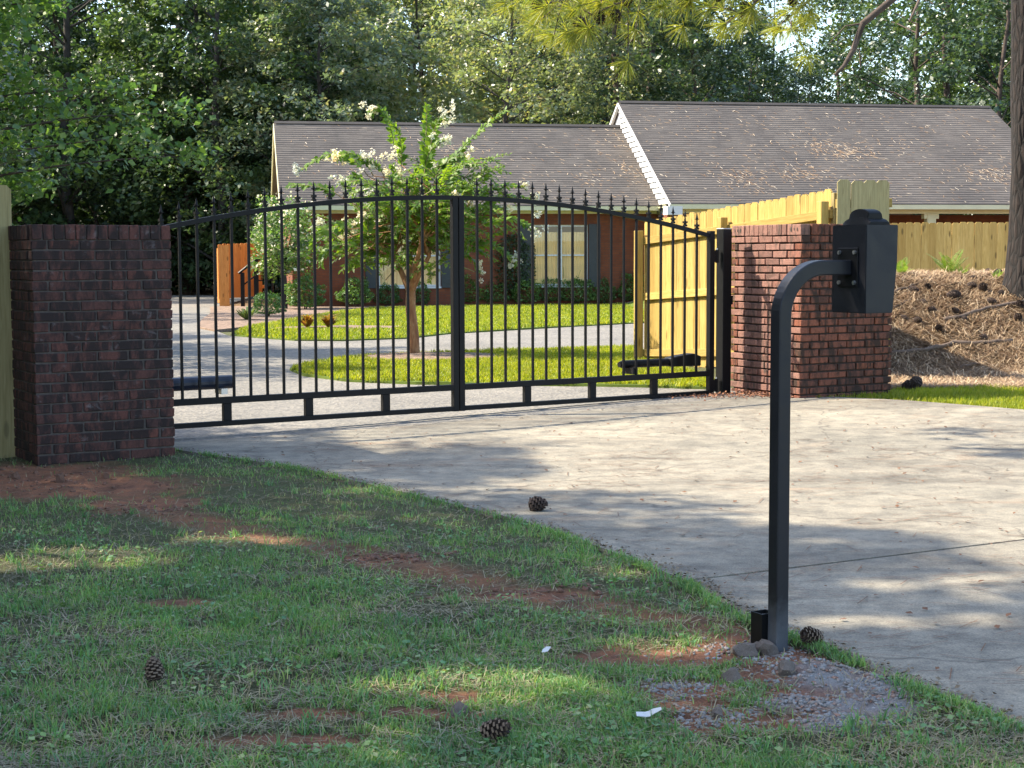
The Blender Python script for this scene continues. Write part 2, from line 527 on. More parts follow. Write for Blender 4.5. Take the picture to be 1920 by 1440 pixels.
BED = [(-5.4, 29.1), (-4.95, 31), (-4.6, 34.5), (-4.2, 38.6), (-3.5, 41.7), (-0.9, 43.3), (2.0, 43.7), (5.0, 44.1), (5, 46), (-6.5, 44.4), (-8.1, 43), (-7.15, 38), (-6.6, 34), (-5.95, 30.4)]


def sheet(name, poly, matl, lift, step, skirt=0.05, kind='structure', lab=None, bumpy=0.0):
    xs = [p[0] for p in poly]; ys = [p[1] for p in poly]
    gx, gy = np.meshgrid(np.arange(min(xs), max(xs), step), np.arange(min(ys), max(ys), step))
    gx = gx.ravel() + RNG.uniform(-0.1, 0.1, gx.size) * step; gy = gy.ravel() + RNG.uniform(-0.1, 0.1, gy.size) * step
    k = in_poly(gx, gy, poly)
    # refine the outline
    out = []
    for i in range(len(poly)):
        a = Vector(poly[i]); b2 = Vector(poly[(i + 1) % len(poly)])
        n = max(1, int((b2 - a).length / step))
        for j in range(n): out.append(a.lerp(b2, j / n))
    pts = out + [Vector((x, y)) for x, y in zip(gx[k], gy[k])]
    ed = [(i, (i + 1) % len(out)) for i in range(len(out))]
    v, e, f, *_ = delaunay_2d_cdt(pts, ed, [], 1, 1e-5)
    V = np.array([(p.x, p.y) for p in v])
    z = gh(V[:, 0], V[:, 1]) + lift
    if bumpy: z = z + bumpy * (fbm(V[:, 0] * 1.3, V[:, 1] * 1.3, 5) - 0.5)
    vs = [(a, b2, c) for (a, b2), c in zip(V, z)]
    fs = [tuple(q) for q in f]
    # outward skirt
    cnt = {}
    for q in fs:
        for i in range(len(q)):
            cnt.setdefault(tuple(sorted((q[i], q[(i + 1) % len(q)]))), []).append((q[i], q[(i + 1) % len(q)]))
    low = {}
    for key, l in cnt.items():
        if len(l) == 1:
            a, b2 = l[0]
            for w in (a, b2):
                if w not in low:
                    low[w] = len(vs); vs.append((vs[w][0], vs[w][1], vs[w][2] - skirt))
            fs.append((b2, a, low[a], low[b2]))
    me = D.meshes.new(name); me.from_pydata(vs, [], fs); me.materials.append(matl); me.update()
    bm = bmesh.new(); bm.from_mesh(me); bmesh.ops.recalc_face_normals(bm, faces=bm.faces)
    bm.to_mesh(me); bm.free()
    o = link(name, me, kind=kind)
    if lab: o['label'] = lab
    return o


# bare clay spots, cement spill (x, y, rx, ry, strength)
PATH = [(-1.95, 8.55), (-1.3, 7.75), (-0.62, 7.09), (-0.1, 6.5), (0.33, 6.05), (0.85, 5.62)]
SPOTS = [(-3.0, 9.9, 0.75, 0.7), (-2.55, 9.35, 0.75, 0.55), (-2.05, 8.75, 0.35, 0.3), (0.05, 6.3, 0.34, 0.14), (-0.6, 7.1, 0.22, 0.12),
         (0.84, 5.42, 0.26, 0.26), (0.60, 5.32, 0.3, 0.16), (0.34, 5.28, 0.2, 0.10), (0.55, 4.9, 0.18, 0.14), (0.63, 4.58, 0.20, 0.14), (0.52, 4.75, 0.15, 0.12),
         (0.95, 5.1, 0.3, 0.22), (0.98, 4.75, 0.26, 0.24), (0.85, 4.55, 0.2, 0.12), (-0.2, 4.82, 0.13, 0.08), (-0.62, 4.35, 0.3, 0.08), (-1.3, 6.15, 0.16, 0.1),
         (-0.25, 4.62, 0.3, 0.05), (-0.6, 4.62, 0.22, 0.06)]
CEMENT = [(1.0, 4.98, 0.15, 0.24), (1.06, 4.70, 0.20, 0.18), (0.88, 4.74, 0.14, 0.10), (0.98, 4.5, 0.16, 0.12), (1.12, 4.9, 0.10, 0.2)]


def seg_d(x, y, pts):
    d = np.full(np.shape(x), 9.0)
    for (x0, y0), (x1, y1) in zip(pts[:-1], pts[1:]):
        dx, dy = x1 - x0, y1 - y0
        t = np.clip(((x - x0) * dx + (y - y0) * dy) / (dx * dx + dy * dy), 0, 1)
        d = np.minimum(d, np.hypot(x - x0 - t * dx, y - y0 - t * dy))
    return d


def bare(x, y):
    w = 0.35 * (fbm(x * 6, y * 6, 3) - 0.5) + 0.2 * (fbm(x * 20, y * 20, 9) - 0.5)
    b = np.zeros(np.shape(x))
    for cx, cy, rx, ry in SPOTS:
        q = np.sqrt(((x - cx) / rx) ** 2 + ((y - cy) / ry) ** 2)
        b = np.maximum(b, 1 - sstep(0.6, 1.2, q + w * 1.6))
    p = 1 - sstep(0.05, 0.24, seg_d(x, y, PATH) + w * 0.5)
    return np.maximum(b, 0.75 * p)


def cement(x, y):
    w = 0.9 * (fbm(x * 12, y * 12, 21) - 0.5)
    b = np.zeros(np.shape(x))
    for cx, cy, rx, ry in CEMENT:
        q = np.sqrt(((x - cx) / rx) ** 2 + ((y - cy) / ry) ** 2)
        b = np.maximum(b, 1 - sstep(0.3, 1.15, q + w))
    return b * np.clip(0.42 + 1.6 * fbm(x * 22, y * 22, 33) * fbm(x * 6, y * 6, 35) * 1.6, 0, 1)


def build_ground():
    def axis(fine0, fine1, st, lo, hi):
        a = list(np.arange(fine0, fine1, st))
        s = st; v = fine1
        while v < hi: a.append(v); s = min(s * 1.25, 12); v += s
        a.append(hi); s = st; v = fine0 - st
        b = []
        while v > lo: b.append(v); s = min(s * 1.25, 12); v -= s
        b.append(lo)
        return np.array(b[::-1] + a)
    X = axis(-3.6, 6.6, 0.05, -260, 260); Y = axis(3.4, 20.5, 0.05, -60, 420)
    gx, gy = np.meshgrid(X, Y)
    z = gh(gx, gy)
    on_drive = in_poly(gx, gy, CONC)
    inner = in_poly(gx, gy, INNER) | in_poly(gx, gy, FARLAWN) | in_poly(gx, gy, BED)
    near = (gy < 13) & (gx > -6) & (gx < 7)
    lump = 0.022 * (fbm(gx * 1.7, gy * 1.7, 2) - 0.5) + 0.02 * (fbm(gx * 7, gy * 7, 4) - 0.5)
    bk = (gx > 2.6) & (gy > 13.5) & (gy < 30)
    z = z + np.where(near | bk, lump, lump * 0.3)
    b = np.where(near, bare(gx, gy), 0); cm = np.where(near, cement(gx, gy), 0)
    z = z + b * (0.03 * (fbm(gx * 11, gy * 11, 6) - 0.5) - 0.004) + cm * 0.014
    z = np.where(on_drive | inner, gh(gx, gy) - 0.09, z - 0.004)
    # straw-covered bank, leaf litter under the wood
    st = sstep(2.7, 3.5, gx) * sstep(14.75, 15.4, gy + 0.5 * (fbm(gx * 3, gy * 3, 8) - 0.5))
    st = np.where((gy > 40) | (gx < -6), 0.75, st)
    clay = b.copy()
    # clay washed out at the hinge post
    clay = np.maximum(clay, 1 - sstep(0.2, 0.5, np.hypot((gx - 2.2), (gy - 14.3) * 1.0)))
    nx, ny = len(X), len(Y)
    V = np.stack([gx.ravel(), gy.ravel(), z.ravel()], 1)
    i = (np.arange(ny - 1)[:, None] * nx + np.arange(nx - 1)[None, :]).ravel()
    F = np.stack([i, i + 1, i + nx + 1, i + nx], 1)
    me = mesh_np("ground", V, F, M['ground'], True)
    ca = me.color_attributes.new("cover", 'FLOAT_COLOR', 'POINT')
    rgba = np.stack([clay.ravel(), cm.ravel(), st.ravel(), np.ones(V.shape[0])], 1).astype(np.float32)
    ca.data.foreach_set("color", rgba.ravel())
    o = link("ground", me, kind='structure')
    o['label'] = "lawn soil, red clay and straw covered bank"
    return o


build_ground()
# concrete slabs either side of the joint
def split_poly(poly, a, b, gap):
    n = Vector((-(b[1] - a[1]), b[0] - a[0])).normalized()

    def clip(sgn):
        out = []
        off = [sgn * ((p[0] - a[0]) * n.x + (p[1] - a[1]) * n.y) - gap / 2 for p in poly]
        for i in range(len(poly)):
            j = (i + 1) % len(poly)
            if off[i] >= 0: out.append(poly[i])
            if off[i] * off[j] < 0:
                t = off[i] / (off[i] - off[j])
                out.append((poly[i][0] + t * (poly[j][0] - poly[i][0]), poly[i][1] + t * (poly[j][1] - poly[i][1])))
        return out
    return clip(1), clip(-1)


pa, pb = split_poly(CONC, JL, JR, 0.016)
drive = sheet("driveway", pa, M['concrete'], 0.012, 0.45, 0.12, lab="pale concrete drive running up to the gate")
slab = sheet("slab", pb, M['concrete'], 0.010, 0.45, 0.12)
slab.parent = drive
del slab['kind']
jf = MB()
jn = 40
for k in range(jn):
    a = Vector(JL).lerp(Vector(JR), k / jn); b_ = Vector(JL).lerp(Vector(JR), (k + 1) / jn)
    za, zb = gh1(*a), gh1(*b_)
    nn = Vector((-(JR[1] - JL[1]), JR[0] - JL[0])).normalized() * 0.02
    jf.add([(a.x - nn.x, a.y - nn.y, za - 0.012), (a.x + nn.x, a.y + nn.y, za - 0.012), (b_.x + nn.x, b_.y + nn.y, zb - 0.012), (b_.x - nn.x, b_.y - nn.y, zb - 0.012)], [(0, 1, 2, 3)])
jf.build("joint_filler", M['joint_fill'], drive)
sheet("inner_drive", INNER, M['aggregate'], 0.006, 0.8, 0.1, lab="grey aggregate drive curving round the lawn island")
sheet("island_lawn", ISLAND, M['lawn_soil'], 0.035, 0.3, 0.06, bumpy=0.03, lab="rounded lawn island inside the drive loop")
sheet("far_lawn", FARLAWN, M['lawn_soil'], 0.03, 0.8, 0.06, lab="strip of lawn before the house beds")
sheet("planting_bed", BED, M['mulch'], 0.04, 0.8, 0.06, lab="mulched planting bed along the house wall")

# ------------------------------------------------------------------ brick pillars
BP, CH, BD, RH = 0.2067, 0.0667, 0.0983, 0.100


def brick_mesh(L, Dp, H, matl, seed, jit=0.0022, bev=0.004):
    r = random.Random(seed)
    mb = MB().box((0, 0, 0), (L, Dp, H))
    mb.v = [tuple(c + r.uniform(-jit, jit) for c in v) for v in mb.v]
    return mb.mesh("brick", matl, bevel=bev)


def pillar(name, p, ang, n_u, matl, mortar, label, vis, inset, pinwheel, rowlock, jit, J=0.010, front=None):
    """vis: side indices (0 front -V, 1 right +U, 2 back +V, 3 left -U) built as single bricks"""
    W = n_u * BP
    nc = 22
    root = empty(name, (p[0], p[1], p[2]), ang, label, "brick pillar", "brick pillars flanking the gate")
    Hh = nc * CH + RH
    mb = MB().b2((inset, inset, -0.25), (W - inset, W - inset, Hh - inset * 0.6))
    mb.build("mortar", mortar, root)
    full = [brick_mesh(BP - J, BD, CH - J, matl, s + 10 * int(ang * 100), jit) for s in range(7)]
    alt = {}
    row = [brick_mesh(0.0715 - 0.008, 0.10, RH - 0.004, matl, s + 40, jit) for s in range(5)]
    cornb = [brick_mesh(BP - J, 0.10, RH - 0.004, matl, s + 60, jit) for s in range(2)]
    rest = []

    def place(meshes, side, u, z, proud=0.0, end=0):
        u += end * J * 0.42
        me = random.choice(meshes)
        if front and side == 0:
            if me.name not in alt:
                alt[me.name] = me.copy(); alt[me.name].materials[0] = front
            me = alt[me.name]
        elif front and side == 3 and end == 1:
            # a corner brick: its end takes the darker shaded-face colour
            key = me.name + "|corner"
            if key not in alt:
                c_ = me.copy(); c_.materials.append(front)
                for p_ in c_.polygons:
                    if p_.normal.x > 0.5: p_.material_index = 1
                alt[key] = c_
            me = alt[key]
        # side frame: position along the side u (left to right seen from outside), outward normal
        e = (0.0009 + 0.002 * random.random() + proud)
        dep = BD / 2 - e
        if side == 0: loc = (u, dep, z); rz = 0
        elif side == 1: loc = (W - dep, u, z); rz = math.pi / 2
        elif side == 2: loc = (W - u, W - dep, z); rz = math.pi
        else: loc = (dep, W - u, z); rz = -math.pi / 2
        rz += random.uniform(-0.006, 0.006)
        ry = random.uniform(-0.006, 0.006)
        if side in vis:
            link("brick", me, root, loc, (0, ry, rz))
        else:
            rest.append((me, Matrix.Translation(loc) @ Matrix.Rotation(rz, 4, 'Z')))
    for c in range(-1, nc):
        z = c * CH + CH / 2
        for side in range(4):
            if pinwheel:
                k = 4
                start = 0.0 if c % 2 == 0 else BP / 2
                for i in range(k): place(full, side, start + BP * (i + 0.5), z, 0.0, -1 if (c % 2 == 0 and i == 0) else (1 if (c % 2 and i == k - 1) else 0))
            else:
                if (c + side) % 2 == 0:
                    for i in range(n_u): place(full, side, BP * (i + 0.5), z, 0.0, -1 if i == 0 else (1 if i == n_u - 1 else 0))
                else:
                    for i in range(n_u - 1): place(full, side, BP * (i + 1), z)
    z = nc * CH + RH / 2
    for side in range(4):
        if rowlock == 'even':
            n = 13
            for i in range(n):
                if side % 2 == 1 and i in (0, n - 1): continue
                place(row, side, (i + 0.5) * W / n, z, 0.003)
        else:
            if side % 2 == 1:
                place(cornb, side, BP * 0.5 , z, 0.003); place(cornb, side, W - BP * 0.5, z, 0.003)
                n = 9; a0 = BP + 0.004; a1 = W - BP - 0.004
            else:
                n = 12; a0 = 0.105; a1 = W - 0.105
            for i in range(n): place(row, side, a0 + (i + 0.5) * (a1 - a0) / n, z, 0.003)
    # top filling and the faces turned away, joined
    bm = bmesh.new()
    for me, mx in rest:
        t = bmesh.new(); t.from_mesh(me); t.transform(mx)
        tm = D.meshes.new("tmp"); t.to_mesh(tm); t.free(); bm.from_mesh(tm); D.meshes.remove(tm)
    me = D.meshes.new("brick_backing"); bm.to_mesh(me); bm.free()
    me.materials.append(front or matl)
    link("brick_backing", me, root, kind='stuff')
    return root, W, Hh


A_L, A_R, A_G = math.radians(31), math.radians(28), math.radians(33)
pl, WL, HL = pillar("brick_pillar", (-3.094, 10.35, -0.005), A_L, 4.5, M['brick_left'], M['mortar_dark'],
                    "dark sooty brick pillar standing at the left of the gate beside a wooden post", (0, 3), 0.007, True, 'even', 0.0025)
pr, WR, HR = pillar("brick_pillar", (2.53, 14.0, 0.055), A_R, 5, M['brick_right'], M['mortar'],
                    "reddish brick pillar behind the black post, its left face in sunlight", (0, 3), 0.020, False, 'corner', 0.003, 0.0135, M['brick_shaded_face'])
# core holes showing as dark dents in the two end bricks of the sunlit face of the right pillar
hm = MB()
for (v, n) in ((0.10, 3), (WR - 0.10, 3)):
    for k, dx in enumerate((-0.045, 0.0, 0.042)):
        r_ = (0.010, 0.007, 0.013)[k] if v < 0.5 else (0.012, 0.008, 0.008)[k]
        pts = []
        for q in range(10):
            an = q * math.pi / 5
            pts.append((-0.0085, v + dx + r_ * 0.8 * math.cos(an + 0.5) + 0.004 * math.sin(an), 22 * CH + 0.052 + r_ * 1.8 * math.sin(an)))
        hm.add(pts, [tuple(range(9, -1, -1))])
hm.build("core_hole", M['joint_fill'], pr)

# ------------------------------------------------------------------ wooden fences
def picket_mesh(w, h, t, matl, seed, ear=0.028):
    r = random.Random(seed)
    e = ear
    pts = [(-w / 2, 0), (w / 2, 0), (w / 2, h - e), (w / 2 - e, h), (-w / 2 + e, h), (-w / 2, h - e)]
    bow = r.uniform(-0.003, 0.003)
    mb = MB()
    vs = [(x + bow * (z / h) ** 2, -t / 2, z) for x, z in pts] + [(x + bow * (z / h) ** 2, t / 2, z) for x, z in pts]
    fs = [tuple(range(6)), tuple(range(11, 5, -1))] + [(i + 6, i, (i + 1) % 6, (i + 1) % 6 + 6) for i in range(6)]
    fs = [tuple(reversed(f)) for f in fs]
    mb.add(vs, fs)
    me = mb.mesh("picket", matl, bevel=0.002)
    bm = bmesh.new(); bm.from_mesh(me); bmesh.ops.recalc_face_normals(bm, faces=bm.faces); bm.to_mesh(me); bm.free()
    return me


def fence(p0, p1, base0, base1, h, matl, rail_mat, label, name="wooden_fence", rail_side=0, rails=(0.2, 0.95, 1.6), post_at=(), pitch=0.143, gap=0.005, group=None, skip=None):
    a = Vector(p0); b = Vector(p1)
    L = (b - a).length
    rz = math.atan2(b.y - a.y, b.x - a.x)
    root = empty(name, (a.x, a.y, base0), rz, label, "wooden fence", group)
    n = int(L / pitch)
    ms = [picket_mesh(pitch - gap, h, 0.016, matl, s) for s in range(5)]
    sl = (base1 - base0) / L
    for i in range(n):
        x = (i + 0.5) * pitch
        link("picket", random.choice(ms), root, (x, random.uniform(-0.002, 0.002), sl * x + random.uniform(-0.008, 0.008)), (0, random.uniform(-0.004, 0.004), 0))
    if rail_side:
        tilt = math.atan(sl)
        for z in rails:
            mb = MB().box((0, 0, 0), (L, 0.038, 0.088))
            mb.build("rail", rail_mat, root, bevel=0.003, loc=(L / 2, rail_side * (0.008 + 0.021), z + sl * L / 2), rot=(0, -tilt, 0))
        for x in post_at:
            mb = MB().box((0, 0, h / 2 - 0.12), (0.089, 0.089, h))
            mb.build("post", matl, root, bevel=0.004, loc=(x, rail_side * (0.03 + 0.021 + 0.045), sl * x))
    return root


# side fence running back from the right pillar (its rails face the gate)
fence((1.66, 20.0), (3.24, 16.12), -0.02, 0.21, 1.80, M['wood'], M['wood_x'],
      "sunlit yellow pine fence with rails running back behind the gate's right leaf", rail_side=-1, post_at=(0.02, 2.1, 4.12), rails=(0.16, 0.86, 1.55), gap=0.009)
# tall four-picket panel
fence((3.25, 16.05), (3.83, 16.16), 0.26, 0.27, 1.83, M['wood_grey'], M['wood_x'],
      "short tall panel of four dog-eared pine pickets behind the right brick pillar", rail_side=1, post_at=(0.03,), pitch=0.139)
# fence behind the straw bank
fence((6.0, 28.9), (13.2, 29.4), 0.08, 0.10, 1.85, M['wood_amber'], M['wood_x'],
      "long amber picket fence behind the pine straw bank", rail_side=1, post_at=(1.2, 3.6, 6.0), pitch=0.140, gap=0.006)
# fence left of the left pillar
_u = Vector((math.cos(A_L), math.sin(A_L)))
fence((-3.375 - 2.2 * _u.x, 10.86 - 2.2 * _u.y), (-3.375, 10.86), 0.0, 0.0, 1.84, M['wood_grey'], M['wood_x'],
      "greenish pine fence boards against the left side of the sooty pillar", rail_side=1, post_at=(1.2,), pitch=0.146, gap=0.004)

# ------------------------------------------------------------------ the gate
Ug = Vector((math.cos(A_G), math.sin(A_G), 0)); Vg = Vector((-math.sin(A_G), math.cos(A_G), 0))
G0 = Vector((1.95, 14.7, 0))
GC = 2.855                                   # centre, metres left of the right hinge post
HALF = 2.72


def arch(d): return 1.842 - 0.0415 * d * d


def gate_leaf(sgn, label):
    """sgn +1 the right leaf, -1 the left leaf; local x runs from the meeting edge outwards"""
    root = empty("gate_leaf", G0 - Ug * GC, A_G if sgn > 0 else A_G + math.pi, label, "metal gate", "leaves of the double drive gate")
    x0, x1 = 0.004, HALF
    bl = M['black']
    MB().b2((x0, -0.025, 0.075), (x0 + 0.05, 0.025, arch(0) - 0.02)).build("meeting_stile", bl, root, bevel=0.002)
    MB().b2((x1 - 0.055, -0.027, 0.06), (x1, 0.027, arch(x1) + 0.035)).build("end_stile", bl, root, bevel=0.002)
    MB().b2((x0 + 0.05, -0.025, 0.248), (x1 - 0.055, 0.025, 0.296)).build("lower_rail", bl, root, bevel=0.002)
    MB().b2((x0 + 0.05, -0.025, 0.078), (x1 - 0.055, 0.025, 0.116)).build("bottom_rail", bl, root, bevel=0.002)
    mb = MB()
    n = 20
    xs = [x0 + (x1 - 0.055 - x0) * i / n for i in range(n + 1)]
    vs = []
    for x in xs:
        z = arch(x)
        vs += [(x, -0.02, z - 0.036), (x, 0.02, z - 0.036), (x, 0.02, z), (x, -0.02, z)]
    fs = []
    for i in range(n):
        for k in range(4):
            fs.append((i * 4 + k, i * 4 + (k + 1) % 4, i * 4 + 4 + (k + 1) % 4, i * 4 + 4 + k))
    fs += [(3, 2, 1, 0), (n * 4, n * 4 + 1, n * 4 + 2, n * 4 + 3)]
    mb.add(vs, fs)
    o = mb.build("top_rail", bl, root)
    bm = bmesh.new(); bm.from_mesh(o.data); bmesh.ops.recalc_face_normals(bm, faces=bm.faces); bm.to_mesh(o.data); bm.free()
    for x in (0.68, 1.36, 2.04):
        MB().b2((x - 0.032, -0.022, 0.116), (x + 0.032, 0.022, 0.248)).build("spacer", bl, root, bevel=0.002)
    # spear finial shared by all pickets
    f = MB()
    f.box((0, 0, 0.012), (0.030, 0.030, 0.016))
    f.box((0, 0, 0.042), (0.034, 0.034, 0.018))
    f.box((0, 0, 0.026), (0.020, 0.020, 0.03))
    pts = [(0, 0, 0.05), (0, 0, 0.085), (0, 0, 0.10), (0, 0, 0.108), (0, 0, 0.155)]
    f.tube(pts, [0.010, 0.006, 0.012, 0.011, 0.001], 6)
    f.box((0, 0, 0.098), (0.042, 0.008, 0.007))
    fm = f.mesh("finial", bl)
    p = (x1 - 0.055 - (x0 + 0.05)) / 19
    for k in range(18):
        x = x0 + 0.05 + p * (k + 1)
        h = arch(x)
        pk = MB().b2((-0.0095, -0.0095, 0), (0.0095, 0.0095, h - 0.036 - 0.296)).build("picket", bl, root, loc=(x, 0, 0.296), bevel=0.0015)
        link("finial", fm, pk, (0, 0, h - 0.296))
    # hinges on the end stile
    for z in (0.16, 1.34):
        hb = MB().b2((x1, -0.02, z - 0.05), (x1 + 0.035, 0.02, z + 0.05))
        hb.tube([(x1 + 0.045, 0, z - 0.06), (x1 + 0.045, 0, z + 0.06)], 0.017, 10)
        h_ = hb.build("hinge", bl, root)
        MB().tube([(x1 + 0.045, 0, z + 0.06), (x1 + 0.045, 0, z + 0.075)], 0.009, 6).build("hinge_pin", M['galv'], h_)
    return root


gr = gate_leaf(1, "right leaf of the black arched gate, hung on the post beside the sunlit pillar")
gl = gate_leaf(-1, "left leaf of the black arched gate, partly hidden by the sooty pillar")


def hinge_post(t, label, z0, top=1.585):
    root = empty("hinge_post", G0 - Ug * t, A_G, label, "gate post", "steel posts carrying the gate")
    MB().b2((-0.05, -0.05, z0), (0.05, 0.05, top)).build("post", M['black'], root, bevel=0.003)
    MB().b2((-0.052, -0.052, top + 0.0005), (0.052, 0.052, top + 0.011)).build("post_cap", M['galv'], root, bevel=0.003)
    MB().b2((0.05, -0.03, 0.9), (0.085, 0.03, 0.98)).build("wall_bracket", M['black'], root)
    return root


hinge_post(0.005, "black square gate post against the reddish pillar", -0.1)
hinge_post(2 * GC - 0.005, "black square gate post behind the sooty left pillar", -0.1, 1.5)


def opener(t0, t1, z, v, label, right, rad=0.05):
    root = empty("gate_opener", G0 - Ug * t0 - Vg * 0 + Vg * v + Vector((0, 0, z)), A_G, label, "gate opener", "arms that drive the gate leaves")
    s = 1 if t1 < t0 else -1
    L = abs(t1 - t0)
    m = M['black'] if right else M['navy']
    # tube from the free end towards the hinge
    MB().tube([(0.0, 0, 0), (0.02, 0, 0), (s * L * 0.62, 0, 0)], [rad * 0.8, rad, rad], 16).build("tube", m, root, smooth=False)
    if right:
        b = MB()
        pr_ = [(L * 0.60, -0.04), (L, -0.045), (L, 0.045), (L * 0.90, 0.072), (L * 0.70, 0.055), (L * 0.6, 0.038)]
        vs = [(x, -0.055, q) for x, q in pr_] + [(x, 0.055, q) for x, q in pr_]
        n = len(pr_)
        b.add(vs, [tuple(range(n)), tuple(range(2 * n - 1, n - 1, -1))] + [(i + n, (i + 1) % n + n, (i + 1) % n, i) for i in range(n)])
        b.build("motor_housing", m, root, bevel=0.008)
    else:
        MB().tube([(s * L * 0.6, 0, 0), (s * L, 0, 0)], [rad * 1.0, rad * 1.0], 16).build("motor_housing", m, root)
    MB().tube([(0.0, 0, 0), (0.0, 0, 0)][:1] + [(-s * 0.02, 0, 0)], [rad * 0.78, rad * 0.7], 16).build("end_cap", M['black'], root)
    MB().b2((s * 0.08 - 0.025, -v if v < 0 else -v, -0.085), (s * 0.08 + 0.025, 0.02, -rad * 0.8)).build("bracket", M['galv'] if not right else M['black'], root)
    return root


opener(1.10, 0.22, 0.385, 0.11, "black gate opener arm behind the lower right of the gate", True, 0.036)
opener(4.83, 5.62, 0.40, 0.11, "dark blue gate opener tube behind the lower left of the gate", False, 0.052)

# ------------------------------------------------------------------ access pedestal
def pedestal():
    A = math.radians(28)
    root = empty("access_pedestal", (0.912, 5.42, 0), A, "black gooseneck pedestal with a keypad box beside the drive", "access pedestal")
    m = M['pedestal']
    s = 0.026
    R = 0.165
    zt = 1.30
    pts = [(0, -0.12), (0, 0.1), (0, 0.5), (0, zt - R)]
    nrm = [0, 0, 0, 0]
    for k in range(1, 15):
        an = k / 14 * math.pi / 2
        pts.append((R - R * math.cos(an), zt - R + R * math.sin(an)))
        nrm.append(an)
    pts.append((0.283, zt)); nrm.append(math.pi / 2)
    mb = MB(); vs = []; fs = []
    for (x, z), an in zip(pts, nrm):
        nx, nz = -math.cos(an), math.sin(an)
        vs += [(x + nx * s, -s, z + nz * s), (x - nx * s, -s, z - nz * s), (x - nx * s, s, z - nz * s), (x + nx * s, s, z + nz * s)]
    for i in range(len(pts) - 1):
        for k in range(4):
            fs.append((i * 4 + k, i * 4 + (k + 1) % 4, i * 4 + 4 + (k + 1) % 4, i * 4 + 4 + k))
    n4 = (len(pts) - 1) * 4
    fs += [(3, 2, 1, 0), (n4, n4 + 1, n4 + 2, n4 + 3)]
    mb.add(vs, fs)
    me = mb.mesh("post", m)
    bm = bmesh.new(); bm.from_mesh(me)
    bmesh.ops.recalc_face_normals(bm, faces=bm.faces)
    es = [e for e in bm.edges if len(e.link_faces) == 2 and e.calc_face_angle(0) > 1.2]
    bmesh.ops.bevel(bm, geom=es, offset=0.005, segments=3, affect='EDGES', profile=0.5)
    bm.to_mesh(me); bm.free()
    link("post", me, root)
    bx0 = 0.289
    pl_ = MB().box((bx0 - 0.003, 0, zt), (0.006, 0.105, 0.135)).build("mounting_plate", M['black'], root, bevel=0.0015)
    for dy in (-0.040, 0.040):
        for dz in (-0.052, 0.052):
            MB().tube([(bx0 - 0.006, dy, zt + dz), (bx0 - 0.013, dy, zt + dz)], 0.0075, 6).build("bolt", M['galv'], root)
    # housing: the far (keypad) face slopes in towards the bottom
    D2 = 0.09
    z0, z1 = zt - 0.157, zt + 0.146
    w1, wm, w0 = 0.142, 0.140, 0.122
    zm = zt + 0.02
    prof = [(bx0, z0), (bx0 + w0, z0), (bx0 + wm, zm), (bx0 + w1, z1), (bx0, z1)]
    h = MB()
    n = len(prof)
    h.add([(x, -D2, z) for x, z in prof] + [(x, D2, z) for x, z in prof],
          [tuple(range(n)), tuple(range(2 * n - 1, n - 1, -1))] + [(i + n, (i + 1) % n + n, (i + 1) % n, i) for i in range(n)])
    me = h.mesh("housing", m)
    bm = bmesh.new(); bm.from_mesh(me); bmesh.ops.recalc_face_normals(bm, faces=bm.faces)
    es = [e for e in bm.edges if e.calc_face_angle(0) > 0.8]
    bmesh.ops.bevel(bm, geom=es, offset=0.0025, segments=2, affect='EDGES'); bm.to_mesh(me); bm.free()
    link("housing", me, root)
    # keypad on the far face
    kp = MB().box((bx0 + w1 + 0.001, 0, zt + 0.05), (0.006, 0.11, 0.14)).build("keypad", M['black'], root, bevel=0.002)
    kb = MB()
    for i in range(3):
        for j in range(4): kb.box((bx0 + w1 + 0.005, (i - 1) * 0.03, zt + 0.0 + j * 0.03), (0.005, 0.02, 0.02))
    kb.build("key", M['galv'], kp)
    # domed cap on top, two tiers
    def dome(y0, y1, x0, x1, zb, zr, zc, nm):
        d = MB(); vs = []; n = 12
        for i in range(n + 1):
            t = i / n
            y = y0 + (y1 - y0) * t
            z = zr + (zc - zr) * math.sin(math.pi * t) ** 0.6
            vs += [(x0, y, zb), (x0 + 0.006, y, z), (x1 - 0.006, y, z), (x1, y, zb)]
        fs = []
        for i in range(n):
            for k in range(3): fs.append((i * 4 + k, i * 4 + 4 + k, i * 4 + 5 + k, i * 4 + 1 + k))
        fs += [(0, 1, 2, 3), (n * 4 + 3, n * 4 + 2, n * 4 + 1, n * 4)]
        d.add(vs, fs)
        o = d.build(nm, M['black'], root)
        bm = bmesh.new(); bm.from_mesh(o.data); bmesh.ops.recalc_face_normals(bm, faces=bm.faces)
        es = [e for e in bm.edges if len(e.link_faces) == 2 and e.calc_face_angle(0) > 0.7]
        bmesh.ops.bevel(bm, geom=es, offset=0.002, segments=2, affect='EDGES'); bm.to_mesh(o.data); bm.free()
        return o
    dome(-0.072, 0.072, bx0 + 0.028, bx0 + 0.122, z1 + 0.001, z1 + 0.010, z1 + 0.028, "cap_base")
    dome(-0.05, 0.05, bx0 + 0.038, bx0 + 0.108, z1 + 0.020, z1 + 0.040, z1 + 0.056, "cap")
    # welded stub tube at the foot
    st = MB()
    a_, t_ = 0.031, 0.004
    for (x0, y0, x1, y1) in ((-a_, -a_, a_, -a_ + t_), (-a_, a_ - t_, a_, a_), (-a_, -a_ + t_, -a_ + t_, a_ - t_), (a_ - t_, -a_ + t_, a_, a_ - t_)):
        st.b2((x0, y0, -0.1), (x1, y1, 0.112))
    so = st.build("stub_tube", M['black'], root, loc=(-0.018, a_ + 0.027, 0))
    MB().b2((-a_ + t_ + 0.001, -a_ + t_ + 0.001, 0), (a_ - t_ - 0.001, a_ - t_ - 0.001, 0.098)).build("filler", M['white'], so)
